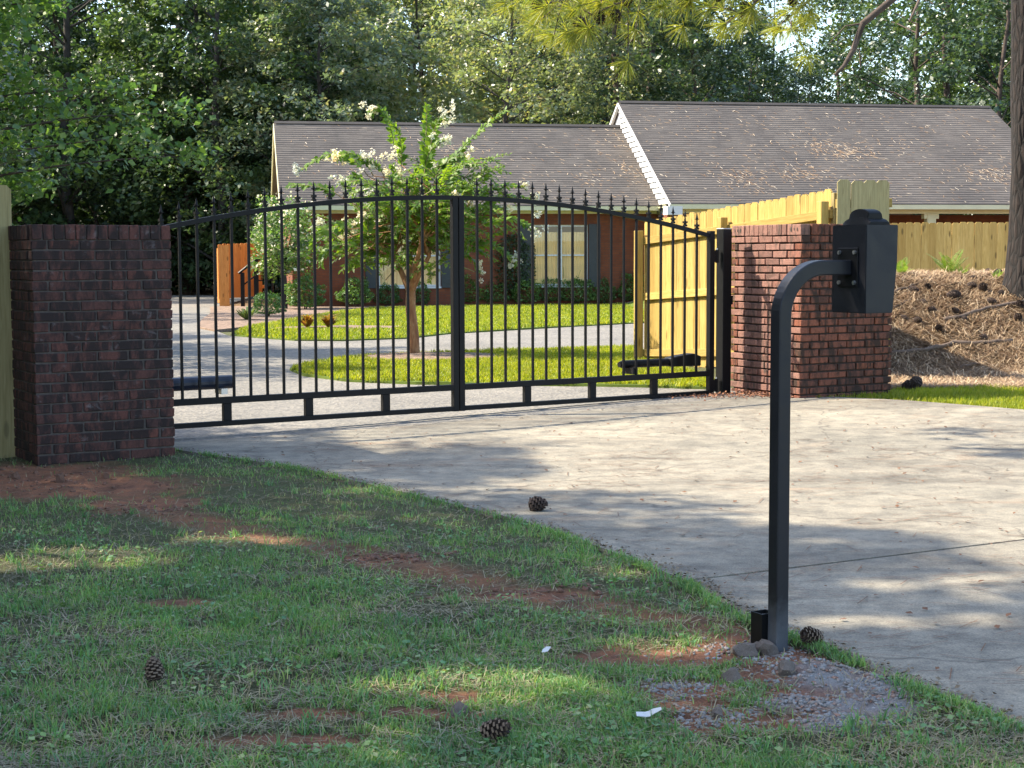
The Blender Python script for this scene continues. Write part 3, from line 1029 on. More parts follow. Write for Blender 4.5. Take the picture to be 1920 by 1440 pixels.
    return root


pedestal()

# ------------------------------------------------------------------ house
HY = math.radians(10)
Uh = Vector((math.cos(HY), math.sin(HY), 0)); Vh = Vector((-math.sin(HY), math.cos(HY), 0))
HO = Vector((4.32, 43.0, 0)) + Vh * 1.2       # house frame: left wing eave line, where the wings meet


def make_house_brick():
    m, nd, lk, b = mat("house_brick")
    tc = nd.new("ShaderNodeTexCoord").outputs["Object"]
    sp = nd.new("ShaderNodeSeparateXYZ"); lk.new(tc, sp.inputs[0])
    cb = nd.new("ShaderNodeCombineXYZ")
    lk.new(math_n(nd, lk, 'ADD', sp.outputs[0], sp.outputs[1]), cb.inputs[0]); lk.new(sp.outputs[2], cb.inputs[1])
    br = nd.new("ShaderNodeTexBrick")
    lk.new(cb.outputs[0], br.inputs["Vector"])
    br.inputs["Scale"].default_value = 1.0
    br.inputs["Brick Width"].default_value = 0.2067
    br.inputs["Row Height"].default_value = 0.0667
    br.inputs["Mortar Size"].default_value = 0.007
    br.inputs["Color1"].default_value = (0.15, 0.040, 0.015, 1)
    br.inputs["Color2"].default_value = (0.20, 0.058, 0.021, 1)
    br.inputs["Mortar"].default_value = (0.11, 0.052, 0.033, 1)
    n = noise_tex(nd, lk, tc, 2.5, 5, 0.7)
    c = mix(nd, lk, 1.0, br.outputs["Color"], ramp(nd, lk, n, [(0.3, (0.75, 0.75, 0.75)), (0.7, (1.2, 1.15, 1.1))]), 'MULTIPLY')
    lk.new(c, b.inputs["Base Color"]); b.inputs["Roughness"].default_value = 0.9
    bump(nd, lk, br.outputs["Fac"], -0.5, 0.006, b)
    return m


def make_shingle():
    m, nd, lk, b = mat("asphalt_shingle")
    g = nd.new("ShaderNodeNewGeometry")
    tc = nd.new("ShaderNodeTexCoord").outputs["Object"]
    c = ramp(nd, lk, g.outputs["Random Per Island"], [(0, (0.142, 0.120, 0.100)), (0.5, (0.158, 0.134, 0.111)), (1, (0.178, 0.151, 0.124))])
    f = noise_tex(nd, lk, scaled(nd, lk, tc, (0.4, 0.25, 0.25)), 1.6, 5, 0.7, 0.4)
    c = mix(nd, lk, 1.0, c, ramp(nd, lk, f, [(0.3, (0.78, 0.78, 0.8)), (0.7, (1.2, 1.17, 1.15))]), 'MULTIPLY')
    c = mix(nd, lk, 1.0, c, ramp(nd, lk, noise_tex(nd, lk, tc, 60, 3, 0.8), [(0.3, (0.7, 0.7, 0.7)), (0.7, (1.25, 1.25, 1.25))]), 'MULTIPLY')
    lk.new(c, b.inputs["Base Color"]); b.inputs["Roughness"].default_value = 0.9
    return m


M['house_brick'] = make_house_brick()
M['shingle'] = make_shingle()
M['ridge'] = simple("ridge_cap", (0.028, 0.025, 0.024), 0.9, 0.3, 3)


def glass_mat():
    m, nd, lk, b = mat("window_glass")
    b.inputs["Base Color"].default_value = (0.9, 0.95, 0.93, 1)
    b.inputs["Roughness"].default_value = 0.02
    b.inputs["Transmission Weight"].default_value = 0.0
    g = nd.new("ShaderNodeBsdfGlossy"); g.inputs["Roughness"].default_value = 0.01
    t = nd.new("ShaderNodeBsdfTransparent"); t.inputs[0].default_value = (0.92, 0.95, 0.93, 1)
    lw = nd.new("ShaderNodeFresnel"); lw.inputs[0].default_value = 1.55
    mx = nd.new("ShaderNodeMixShader")
    mx.inputs[0].default_value = 0.13
    lk.new(t.outputs[0], mx.inputs[1]); lk.new(g.outputs[0], mx.inputs[2])
    lk.new(mx.outputs[0], nd["Material Output"].inputs[0])
    return m


M['glass'] = glass_mat()
M['yard_reflect'] = simple("reflected_yard_beige", (0.90, 0.62, 0.30), 0.8, 0.05, 2)  # warm beige imitates the sunlit yard reflected in the panes


def house():
    root = empty("house", HO, HY, "low brick house with two grey shingled roofs behind the lawn", "house")
    pitch = 0.547
    ev = 2.73
    br = M['house_brick']
    # ---- left wing walls: front wall plane at y=0.45, holes for two windows
    LW = -10.05
    wins = [(-7.75, -6.05), (-3.52, -1.95)]
    zs, zh = 0.55, 2.22
    fy = 0.45
    w = MB()
    xs = [LW] + [q for a in wins for q in a] + [0.0]
    for i in range(0, len(xs), 2): w.b2((xs[i], fy, -0.1), (xs[i + 1], fy + 0.2, 2.52))
    for a, b in wins:
        w.b2((a, fy, -0.1), (b, fy + 0.2, zs)); w.b2((a, fy, zh), (b, fy + 0.2, 2.52))
    w.b2((LW, fy + 0.2, -0.1), (LW + 0.2, 8.9, 2.52))
    w.build("wall", br, root)
    # soldier course over the top of the wall
    sm = [MB().box((0, 0, 0), (0.060, 0.02, 0.195)).mesh("soldier_brick", br, bevel=0.003)]
    q = MB()
    x = LW
    while x < -0.05:
        q.box((x + 0.034, fy - 0.001, 2.42), (0.060, 0.012, 0.190)); x += 0.0685
    q.build("soldier_course", br, root, kind='stuff')
    # frieze, soffit, fascia and gutter
    MB().b2((LW, fy - 0.025, 2.521), (0, fy + 0.2, 2.66)).build("frieze", M['trim_bounce'], root)
    MB().b2((LW - 0.25, 0.02, 2.661), (0.0, fy + 0.2, 2.68)).build("soffit", M['trim_bounce'], root)
    MB().b2((LW - 0.25, -0.005, 2.60), (0.0, 0.019, 2.715)).build("fascia", M['trim_bounce'], root)
    for a, b in wins:
        window(root, a, b, zs, zh, fy)
    for x0, x1 in ((wins[0][0] - 0.34, wins[0][0] - 0.01), (wins[0][1] + 0.01, wins[0][1] + 0.34), (wins[1][0] - 0.34, wins[1][0] - 0.01), (wins[1][1] + 0.01, wins[1][1] + 0.34)):
        s = MB().b2((x0, fy - 0.04, zs - 0.04), (x1, fy - 0.012, zh + 0.02))
        o = s.build("shutter", M['shutter'], root, bevel=0.004)
        sl = MB()
        for r in range(2):
            za = zs + 0.06 + r * 0.84
            sl.b2((x0 + 0.06, fy - 0.046, za), (x1 - 0.06, fy - 0.0405, za + 0.74))
        sl.build("raised_panel", M['shutter'], o, bevel=0.002)

    # ---- roofs
    def roof(x0, x1, y0, half, z0, nm, lip0, lip1):
        th = math.atan(pitch)
        r = MB()
        yr, zr = y0 + half, z0 + half * pitch
        a = 0.02
        r.add([(x0, y0, z0), (x1, y0, z0), (x1, yr, zr), (x0, yr, zr), (x0, yr + half, z0), (x1, yr + half, z0),
               (x0, y0, z0 - 0.06), (x1, y0, z0 - 0.06), (x1, yr, zr - 0.06), (x0, yr, zr - 0.06), (x0, yr + half, z0 - 0.06), (x1, yr + half, z0 - 0.06)],
              [(0, 1, 2, 3), (3, 2, 5, 4), (7, 6, 9, 8), (8, 9, 10, 11), (0, 6, 7, 1), (4, 5, 11, 10), (0, 3, 9, 6), (3, 4, 10, 9), (1, 7, 8, 2), (2, 8, 11, 5)])
        ro = r.build("roof", M['shingle'], root)
        # shingle courses: tilted tabs with a butt edge
        sl_len = half / math.cos(th)
        ex = 0.143
        nco = int(sl_len / ex)
        cs, sn = math.cos(th), math.sin(th)
        V = []; F = []
        def P(x, d, up): V.append((x, y0 + d * cs - up * sn, z0 + d * sn + up * cs))
        for c in range(nco + 1):
            d0 = c * ex - 0.015; d1 = min(d0 + ex + 0.03, sl_len)
            x = x0 - 0.01 - random.random() * 0.3
            while x < x1:
                wd = random.choice((0.22, 0.3, 0.3, 0.42))
                xa, xb = max(x, x0 - 0.012), min(x + wd, x1 + 0.012)
                x += wd
                if xb <= xa: continue
                up = 0.011 + random.uniform(-0.002, 0.002)
                dd = random.uniform(-0.006, 0.006)
                b = len(V)
                P(xa, d0 + dd, up); P(xb, d0 + dd, up); P(xb, d1, 0.006); P(xa, d1, 0.006); P(xa, d0 + dd, 0.002); P(xb, d0 + dd, 0.002)
                F += [(b, b + 1, b + 2, b + 3), (b + 4, b + 5, b + 1, b)]
        link("shingles", mesh_np("shingles", V, F, M['shingle']), ro, kind='stuff')
        rc = MB()
        rc.add([(x0, yr - 0.13, zr - 0.02), (x1, yr - 0.13, zr - 0.02), (x1, yr, zr + 0.06), (x0, yr, zr + 0.06), (x0, yr + 0.13, zr - 0.02), (x1, yr + 0.13, zr - 0.02)],
               [(0, 1, 2, 3), (3, 2, 5, 4)])
        rc.build("ridge_cap", M['ridge'], ro)
        # needles and leaf litter lying on the front slope
        nb = 1400 if x1 - x0 > 11.5 else 500
        V = []; F = []
        for k in range(nb):
            d = random.uniform(0.1, sl_len - 0.15)
            if random.random() < 0.45:
                cxs = [x0 + (x1 - x0) * q for q in (0.2, 0.36, 0.45, 0.52, 0.83, 0.94)]
                i = random.randrange(6)
                x = random.gauss(cxs[i], 0.45); d = min(max(random.gauss((1.6, 1.9, 3.6, 3.3, 1.7, 2.1)[i], 0.35), 0.1), sl_len - 0.15)
            else:
                x = random.uniform(x0 + 0.1, x1 - 0.1)
                if x1 - x0 < 11.5 and random.random() < 0.5: x = x1 - abs(random.gauss(0, 2.2)) - 0.1
            if not (x0 < x < x1): continue
            an = random.gauss(-0.85, 0.5); L = random.uniform(0.05, 0.16); wd = random.uniform(0.007, 0.018)
            dx, dd = math.cos(an) * L / 2, math.sin(an) * L / 2
            ex_, ed = -math.sin(an) * wd / 2, math.cos(an) * wd / 2
            b = len(V); up = 0.021
            P2 = lambda xx, dd_: V.append((xx, y0 + dd_ * cs - up * sn, z0 + dd_ * sn + up * cs))
            P2(x - dx - ex_, d - dd - ed); P2(x + dx - ex_, d + dd - ed); P2(x + dx + ex_, d + dd + ed); P2(x - dx + ex_, d - dd + ed)
            F.append((b, b + 1, b + 2, b + 3))
        link("roof_litter", mesh_np("roof_litter", V, F, M['litter']), ro, kind='stuff')
        return ro
    roof(-10.35, 0.3, 0.0, 4.6, ev, "left", 0, 0)
    roof(-0.06, 11.95, -1.2, 5.9, ev + 0.02, "right", 0, 0)
    # ---- right wing
    ry = -1.2
    wl_ = MB()
    wl_.b2((0.0, ry + 0.45, -0.1), (4.2, ry + 0.65, 2.50))
    wl_.b2((4.2, ry + 1.9, -0.1), (11.7, ry + 2.1, 2.50))
    wl_.b2((4.0, ry + 0.65, -0.1), (4.2, ry + 1.9, 2.5))
    wl_.b2((0.0, ry + 0.65, -0.1), (0.2, ry + 1.64, 2.5))
    wl_.b2((11.5, ry + 2.1, -0.1), (11.7, 9.5, 2.5))
    wl_.build("wall", br, root)
    MB().b2((-0.1, ry + 0.40, 2.501), (11.9, ry + 0.60, 2.64)).build("frieze", M['trim_bounce'], root)
    MB().b2((-0.1, ry + 0.02, 2.661), (11.95, ry + 2.2, 2.68)).build("soffit", M['trim_bounce'], root)
    MB().b2((-0.1, ry - 0.008, 2.61), (11.95, ry + 0.019, 2.735)).build("fascia", M['trim_bounce'], root)
    for x in (4.3, 7.55, 10.9):
        c = MB().b2((x - 0.13, ry + 0.40, 0.0), (x + 0.13, ry + 0.62, 2.5))
        c.b2((x - 0.22, ry + 0.41, 2.36), (x + 0.22, ry + 0.61, 2.50))
        c.build("porch_column", M['trim_bounce'], root, bevel=0.006)
    # gable end of the right wing over the left roof: siding boards between the two slopes
    xg = -0.02
    y = 0.0
    yr = ry + 5.9
    nb = 0
    z = ev + 0.02
    while z < ev + 5.9 * pitch - 0.1:
        zt = z + 0.165
        ya = ry + (z - ev) / pitch + 0.1                    # under the right roof slope
        yb = 0.0 + (z - ev) / pitch + 0.35                   # just inside the left roof slope
        ym = 2 * yr - ya
        yb = min(yb + 0.5, yr)
        if ya < yr:
            b = MB()
            b.add([(xg - 0.03, ya, z + 0.012), (xg - 0.03, yb, z + 0.012), (xg + 0.008, yb, zt), (xg + 0.008, ya + 0.165 / pitch, zt), (xg + 0.045, ya, z + 0.012), (xg + 0.045, yb, z + 0.012)],
                  [(0, 3, 2, 1), (0, 1, 5, 4)])
            b.build("siding_board", M['white'], root)
            nb += 1
        z = zt - 0.004
    # back filling of the gable and its rake boards
    g = MB()
    for k in range(1): g.add([(xg + 0.05, ry + 0.4, 2.5), (xg + 0.05, yr, ev + 5.9 * pitch - 0.1), (xg + 0.05, 2 * yr - ry - 0.4, 2.5)], [(0, 1, 2)])
    g.build("gable_wall", M['white'], root)
    rk = MB()
    th = math.atan(pitch)
    Ls = 5.9 / math.cos(th)
    for sgn in (1, -1):
        Mx = Matrix.Rotation(th * sgn, 3, 'X')
        cy = ry + 5.9 / 2 if sgn > 0 else yr + 5.9 / 2
        rk.box((-0.076, cy, ev + 0.02 + 5.9 / 2 * pitch - 0.055), (0.03, Ls + 0.02, 0.09), M=Mx)
        rk.box((-0.03, cy, ev + 0.02 + 5.9 / 2 * pitch - 0.085), (0.06, Ls - 0.04, 0.012), M=Mx)
    rk.build("rake_board", M['white'], root)
    MB().b2((-0.16, ry - 0.02, 2.45), (0.26, ry + 0.40, 2.68)).build("eave_return", M['white'], root, bevel=0.005)
    # left gable rake of the left wing
    rl = MB()
    Ls = 4.6 / math.cos(th)
    for sgn in (1, -1):
        Mx = Matrix.Rotation(th * sgn, 3, 'X')
        cy = 2.3 if sgn > 0 else 4.6 + 2.3
        rl.box((-10.365, cy, ev + 2.3 * pitch - 0.09), (0.03, Ls, 0.16), M=Mx)
    rl.build("rake_board", M['trim_bounce'], root)
    g = MB().add([(LW, 0.45, 2.5), (LW, 4.6, ev + 4.6 * pitch - 0.1), (LW, 8.75, 2.5)], [(0, 2, 1)])
    g.build("gable_wall", M['trim_bounce'], root)
    # back wall keeps the daylight out
    MB().b2((LW, 8.6, -0.1), (11.7, 8.8, 2.5)).build("wall", br, root)
    MB().b2((LW, 3.0, -0.1), (11.7, 3.1, 2.5)).build("inner_wall", M['yard_reflect'], root)


def window(root, a, b, zs, zh, fy):
    wd = MB()
    wt = M['white']
    t = 0.05
    wd.b2((a, fy + 0.05, zs), (a + t, fy + 0.14, zh)); wd.b2((b - t, fy + 0.05, zs), (b, fy + 0.14, zh))
    wd.b2((a + t, fy + 0.05, zh - t), (b - t, fy + 0.14, zh)); wd.b2((a + t, fy + 0.05, zs), (b - t, fy + 0.14, zs + t))
    m = (a + b) / 2
    wd.b2((m - 0.06, fy + 0.045, zs + t), (m + 0.06, fy + 0.14, zh - t))
    w = wd.build("window", wt, root, bevel=0.003)
    MB().b2((a - 0.03, fy - 0.03, zs - 0.05), (b + 0.03, fy + 0.1, zs - 0.001)).build("sill", wt, w, bevel=0.004)
    zm = (zs + zh) / 2
    for x0, x1 in ((a + t, m - 0.06), (m + 0.06, b - t)):
        MB().b2((x0, fy + 0.07, zm - 0.02), (x1, fy + 0.12, zm + 0.02)).build("meeting_rail", wt, w)
        MB().add([(x0, fy + 0.10, zs + t), (x1, fy + 0.10, zs + t), (x1, fy + 0.10, zm - 0.02), (x0, fy + 0.10, zm - 0.02)], [(0, 1, 2, 3)]).build("pane", M['glass'], w)
        MB().add([(x0, fy + 0.085, zm + 0.02), (x1, fy + 0.085, zm + 0.02), (x1, fy + 0.085, zh - t), (x0, fy + 0.085, zh - t)], [(0, 1, 2, 3)]).build("pane", M['glass'], w)
        cu = MB(); nf = 26; cv = []
        for i in range(nf + 1):
            xx = x0 + (x1 - x0) * i / nf
            yy = fy + 0.118 + 0.010 * math.sin(i * 2.1) + 0.006 * math.sin(i * 0.9 + 1)
            cv += [(xx, yy, zs + t), (xx, yy, zh - 0.20)]
        cu.add(cv, [(2 * i, 2 * i + 2, 2 * i + 3, 2 * i + 1) for i in range(nf)])
        cu.build("reflection_curtain", M['yard_reflect'], w)  # folds carry the reflection colour behind the glass


def litter_mat():
    m, nd, lk, b = mat("dry_litter")
    g = nd.new("ShaderNodeNewGeometry")
    lk.new(ramp(nd, lk, g.outputs["Random Per Island"], [(0, (0.20, 0.105, 0.05)), (0.4, (0.36, 0.22, 0.11)), (0.75, (0.52, 0.38, 0.24)), (1, (0.66, 0.56, 0.42))]), b.inputs["Base Color"])
    b.inputs["Roughness"].default_value = 0.8
    return m


M['litter'] = litter_mat()
house()

# ------------------------------------------------------------------ leaves, crowns and trees
LEAF_T = np.array([(-0.5, 0, 0), (0.0, -0.28, 0.06), (0.5, 0, 0.0), (0.0, 0.28, 0.06)])      # one folded leaf: two triangles' worth


def leaf_cloud(name, P, size, matl, rng, up=0.4, Ldir=None, asp=1.0, sz_var=0.35):
    """P (n,3) centres -> one quad per leaf, random tilt biased so that the face looks upward"""
    n = len(P)
    nrm = rng.normal(size=(n, 3)); nrm /= np.linalg.norm(nrm, axis=1)[:, None]
    nrm[:, 2] = np.abs(nrm[:, 2]) + up
    nrm /= np.linalg.norm(nrm, axis=1)[:, None]
    a = rng.normal(size=(n, 3))
    u = a - nrm * np.sum(a * nrm, 1)[:, None]
    u /= np.linalg.norm(u, axis=1)[:, None]
    w = np.cross(nrm, u)
    s = size * np.exp(sz_var * 1.2 * np.clip(rng.normal(size=n), -2, 1.1))[:, None, None]
    T = LEAF_T[None] * np.array([1, asp, 1.0])
    V = P[:, None, :] + s * (T[..., 0:1] * u[:, None] + T[..., 1:2] * w[:, None] + T[..., 2:3] * nrm[:, None])
    F = np.arange(n * 4).reshape(n, 4)
    return mesh_np(name, V.reshape(-1, 3), F, matl)


def tree_meshes(seed, H, crown_lo, R, n_leaf, leaf, matl, barkm, trunk_r, clumps=80, cr=(0.5, 1.1), shape='round', up=0.4):
    rng = np.random.default_rng(seed)
    r = random.Random(seed)
    tb = MB()
    pts = []
    x = y = 0.0
    for i in range(9):
        t = i / 8
        pts.append((x, y, t * H * 0.92)); x += r.uniform(-1, 1) * 0.025 * H / 2; y += r.uniform(-1, 1) * 0.025 * H / 2
    tb.tube(pts, [trunk_r * (1.25 if i == 0 else 1) * (1 - 0.85 * i / 8) for i in range(9)], 9)
    cl = []

    def trunk_at(z):
        f = min(max(z / (H * 0.92) * 8, 0), 7.999); i = int(f); k = f - i
        return Vector(pts[i]).lerp(Vector(pts[i + 1]), k)
    for k in range(clumps):
        t = (k + r.random()) / clumps
        z = crown_lo + (H - crown_lo) * t
        if shape == 'round': rad = R * math.sqrt(max(0.05, 1 - (2 * t - 0.85) ** 2 * 0.85))
        elif shape == 'pine': rad = R * (1.0 - 0.75 * t) * r.uniform(0.5, 1.1)
        else: rad = R * (0.85 + 0.25 * math.sin(t * 9 + seed))
        an = k * 2.399 + r.uniform(-0.4, 0.4)
        q = rad * math.sqrt(r.uniform(0.15, 1.1))
        b0 = trunk_at(max(0.4, z - q * 0.45))
        c = Vector((b0.x + q * math.cos(an), b0.y + q * math.sin(an), z + r.uniform(-0.3, 0.3)))
        cl.append((c, r.uniform(*cr)))
        if k % 3 == 0:
            mid = b0.lerp(c, 0.5) + Vector((r.uniform(-.2, .2), r.uniform(-.2, .2), 0.15))
            br_ = trunk_r * 0.32 * (1 - 0.6 * t)
            tb.tube([b0, mid, c], [br_, br_ * 0.6, br_ * 0.2], 5, False)
    P = []
    per = n_leaf // clumps
    for c, rr in cl:
        m = int(per * r.uniform(0.6, 1.4))
        d = rng.normal(size=(m, 3)); d /= np.linalg.norm(d, axis=1)[:, None]
        d *= (rng.uniform(0.2, 1, m) ** 0.5)[:, None] * rr * np.array([1.15, 1.15, 0.62])
        P.append(np.array(c) + d)
    P = np.concatenate(P)
    P = P[P[:, 2] > 0.15]
    crown = leaf_cloud("crown", P, leaf, matl, rng, up)
    return tb.mesh("trunk", barkm, True), crown


M['leaf_wood'] = leaf_mat("wood_leaves", [(0.06, 0.105, 0.05), (0.095, 0.155, 0.06), (0.14, 0.195, 0.08), (0.08, 0.135, 0.075)], 0.45, spec=0.6, rough=0.4)
M['leaf_pale'] = leaf_mat("pale_leaves", [(0.16, 0.22, 0.145), (0.22, 0.28, 0.17), (0.30, 0.33, 0.22), (0.18, 0.255, 0.20), (0.36, 0.31, 0.20)], 0.48, spec=0.7, rough=0.38)
M['leaf_open'] = leaf_mat("loose_crown_leaves", [(0.035, 0.07, 0.045), (0.06, 0.105, 0.055), (0.10, 0.14, 0.08), (0.05, 0.09, 0.065)], 0.4, spec=0.7, rough=0.36)
M['leaf_dark'] = leaf_mat("dark_leaves", [(0.028, 0.055, 0.036), (0.048, 0.085, 0.046), (0.08, 0.12, 0.06)], 0.38, spec=0.5)
M['leaf_near'] = leaf_mat("sweetgum_leaves", [(0.06, 0.13, 0.05), (0.09, 0.18, 0.06), (0.15, 0.24, 0.065), (0.08, 0.16, 0.085)], 0.5, spec=0.5)
M['leaf_shrub'] = leaf_mat("shrub_leaves", [(0.06, 0.13, 0.035), (0.10, 0.20, 0.055), (0.17, 0.27, 0.08)], 0.4, spec=0.5, big=1.5)
M['leaf_crape'] = leaf_mat("crape_leaves", [(0.09, 0.19, 0.03), (0.15, 0.27, 0.035), (0.24, 0.35, 0.045), (0.13, 0.24, 0.06)], 0.5, (1.3, 1.25, 0.35), spec=0.35, big=1.2)
M['blossom'] = leaf_mat("white_blossom", [(0.80, 0.76, 0.64), (0.88, 0.86, 0.78), (0.74, 0.62, 0.42)], 0.4, (1, 1, 0.9), big=2)
M['orange_leaf'] = leaf_mat("orange_leaves", [(0.26, 0.13, 0.03), (0.34, 0.20, 0.045), (0.20, 0.19, 0.04)], 0.4, (1.2, 1.0, 0.5), big=2)
M['strap_leaf'] = leaf_mat("strap_leaves", [(0.16, 0.22, 0.06), (0.30, 0.34, 0.14), (0.22, 0.26, 0.09)], 0.35, big=2)
M['fern'] = leaf_mat("fern_leaves", [(0.13, 0.21, 0.03), (0.20, 0.30, 0.05), (0.26, 0.33, 0.07)], 0.5, (1.2, 1.2, 0.5), big=2)
M['pine_green'] = leaf_mat("pine_needles", [(0.16, 0.22, 0.04), (0.26, 0.31, 0.05), (0.36, 0.35, 0.07), (0.20, 0.27, 0.08)], 0.55, (1.35, 1.25, 0.5), spec=0.5, big=0.8)
M['pine_wood'] = leaf_mat("far_pine_needles", [(0.03, 0.065, 0.045), (0.045, 0.09, 0.055), (0.07, 0.115, 0.065)], 0.35, spec=0.4)

PROTO = {}
PROTO['wood'] = [tree_meshes(11, 15, 0.5, 3.8, 22000, 0.20, M['leaf_wood'], M['bark_grey'], 0.20, 110),
                 tree_meshes(12, 17, 0.8, 4.1, 22000, 0.20, M['leaf_wood'], M['bark_grey'], 0.24, 110)]
PROTO['pale'] = [tree_meshes(21, 14, 2.0, 4.3, 26000, 0.19, M['leaf_pale'], M['bark_grey'], 0.18, 150),
                 tree_meshes(22, 16, 1.6, 4.6, 26000, 0.19, M['leaf_pale'], M['bark_grey'], 0.2, 150)]
PROTO['open'] = [tree_meshes(31, 16, 3.0, 4.2, 8500, 0.20, M['leaf_open'], M['bark'], 0.22, 70, (0.6, 1.0)),
                 tree_meshes(32, 14, 2.2, 3.6, 8000, 0.20, M['leaf_open'], M['bark'], 0.18, 66, (0.6, 1.0))]
PROTO['dark'] = [tree_meshes(41, 9, 0.3, 3.0, 13000, 0.19, M['leaf_dark'], M['bark'], 0.15, 90, shape='col'),
                 tree_meshes(42, 6, 0.2, 2.6, 9000, 0.17, M['leaf_dark'], M['bark'], 0.1, 70, shape='col')]
PROTO['pine'] = [tree_meshes(51, 19, 3.0, 3.4, 16000, 0.20, M['pine_wood'], M['bark'], 0.24, 90, (0.5, 0.9), 'pine')]


USED = {}


def wood_label(kind, x, y):
    px = 960 + 3000 * x / y
    what = {'wood': 'broadleaf tree', 'open': 'loose crowned tree', 'dark': 'low bushy tree', 'pine': 'pine tree', 'pale': 'pale tree'}[kind]
    spots = [(0, 'beyond the left edge of the wood'), (120, 'above the left end of the sooty pillar'), (240, 'above the middle of the sooty pillar'), (330, 'above the right end of the sooty pillar'), (420, 'above the left end of the gate'),
             (540, 'beside the left corner of the house'), (700, 'above the left third of the left roof'), (900, 'above the middle of the left roof'), (1120, 'above the right third of the left roof'), (1280, 'above the white gable'),
             (1420, 'above the left quarter of the right roof'), (1560, 'at the sky gap above the right roof'), (1700, 'right of the sky gap above the right roof'), (1850, 'above the right end of the right roof'), (1e9, 'near the pine trunk at the right')]
    place = next(b for a, b in spots if px < a)
    row = 'front row' if y < 62 else 'second row' if y < 68 else 'third row' if y < 76 else 'back row'
    t = f"{what} {place}, {row}"
    USED[t] = USED.get(t, 0) + 1
    return t if USED[t] == 1 else t.replace(what, {2: 'taller ', 3: 'third '}.get(USED[t], 'another ') + what)


def tree(kind, i, x, y, rz, sc, label, group, zs=1.0):
    if label is None: label = wood_label(kind, x, y)
    tm, cm = PROTO[kind][i % len(PROTO[kind])]
    nm = {'pine': 'pine_tree', 'dark': 'understory_tree'}.get(kind, 'broadleaf_tree')
    root = empty(nm, (x, y, gh1(x, y) - 0.05), rz, label, "tree", group)
    root.scale = (sc, sc, sc * zs)
    link("trunk", tm, root); link("crown", cm, root)
    return root


WG = "trees of the wood behind the house"
r = random.Random(5)
# left wood, dense and dark
for k, (x, y, kind, s) in enumerate([(-21, 52, 'wood', 1.0), (-16.5, 60, 'wood', 1.05), (-12.5, 64, 'wood', 1.1), (-10.5, 58.5, 'wood', 0.9), (-19, 67, 'pine', 1.0), (-14, 72, 'pine', 1.1),
                                     (-25, 60, 'wood', 1.1), (-9, 70, 'pine', 1.0), (-23, 74, 'wood', 1.2), (-17, 82, 'wood', 1.3), (-10, 84, 'wood', 1.3), (-29, 70, 'pine', 1.1), (-28, 84, 'wood', 1.3)]):
    tree(kind, k, x, y, r.uniform(0, 6.28), s, None, "trees of the dark wood at the left")
for k, (x, y, s) in enumerate([(-19.5, 60.5, 1.0), (-15.8, 61.5, 1.1), (-12.3, 60.5, 1.0), (-9.2, 61.5, 1.1), (-22, 57, 1.0), (-14, 66, 1.2), (-10.5, 66, 1.3), (-17.5, 67, 1.3), (-7.0, 62, 1.0), (-24, 64, 1.4), (-20.5, 74, 1.5), (-6.8, 57.0, 0.9)]):
    tree('dark', k, x, y, r.uniform(0, 6.28), s, None, "understory of the dark wood")
# pale trees behind the left roof
for k, (x, y, s, lab) in enumerate([(-6.8, 58.5, 0.85, "pale leafy tree rising behind the left end of the left roof"), (-0.2, 59.5, 0.80, "pale sunlit tree behind the middle of the left roof, above the crape myrtle"),
                                    (-3.6, 66, 1.0, "taller pale tree in the second row behind the left roof"), (3.6, 65, 0.85, "greyish leafy tree behind the right end of the left roof"),
                                    (-8.6, 70, 1.1, "pale tree at the edge of the dark wood behind the roof corner"), (0.8, 75, 1.15, "tall pale tree in the back row behind the left roof"), (6.5, 78, 1.15, "tall pale tree in the back row behind the gable"), (-4.5, 84, 1.3, "farthest tall pale tree behind the left roof")]):
    tree('pale', k, x, y, r.uniform(0, 6.28), s, lab, WG)
# darker and looser trees behind the right roof, sky between them
for k, (x, y, kind, s) in enumerate([(4.6, 63, 'open', 0.95), (7.2, 66, 'open', 1.0), (9.0, 74, 'open', 0.85), (10.4, 70, 'open', 0.72), (13.8, 84, 'open', 0.62), (15.9, 72, 'open', 0.66), (17.6, 68, 'open', 0.95), (19.6, 64, 'open', 1.05), (22.0, 68, 'open', 1.05),
                                     (24.5, 74, 'open', 1.2), (21.0, 78, 'open', 1.2), (7.0, 82, 'open', 1.25), (27, 80, 'wood', 1.2), (30, 72, 'open', 1.1), (12.0, 66, 'open', 0.52), (14.4, 96, 'open', 0.95), (18.6, 92, 'open', 1.0), (12.6, 78, 'open', 0.72), (16.9, 80, 'open', 0.78), (13.4, 88, 'open', 0.9), (15.6, 100, 'open', 1.1), (14.6, 67, 'open', 0.5), (5.6, 72, 'open', 1.1)]):
    tree(kind, k, x, y, r.uniform(0, 6.28), s, None, WG)
for k, (x, y, s) in enumerate([(6.0, 62, 0.8), (9.2, 63, 0.72), (12.4, 64, 0.62), (15.4, 64, 0.66), (18.6, 63, 0.85), (22.5, 62, 1.0)]):
    tree('dark', k + 1, x, y, r.uniform(0, 6.28), s, None, WG)
# farther rows that close the wood
for k, (x, y, s) in enumerate([(-13, 98, 1.5), (-6, 100, 1.5), (0.5, 98, 1.4), (6, 102, 1.4), (10.0, 108, 1.2), (24.5, 98, 1.4), (30, 94, 1.4), (36, 96, 1.5), (8.2, 92, 1.05), (27, 90, 1.2), (3, 90, 1.3)]):
    tree('wood', k, x, y, r.uniform(0, 6.28), s, None, "distant trees of the wood")
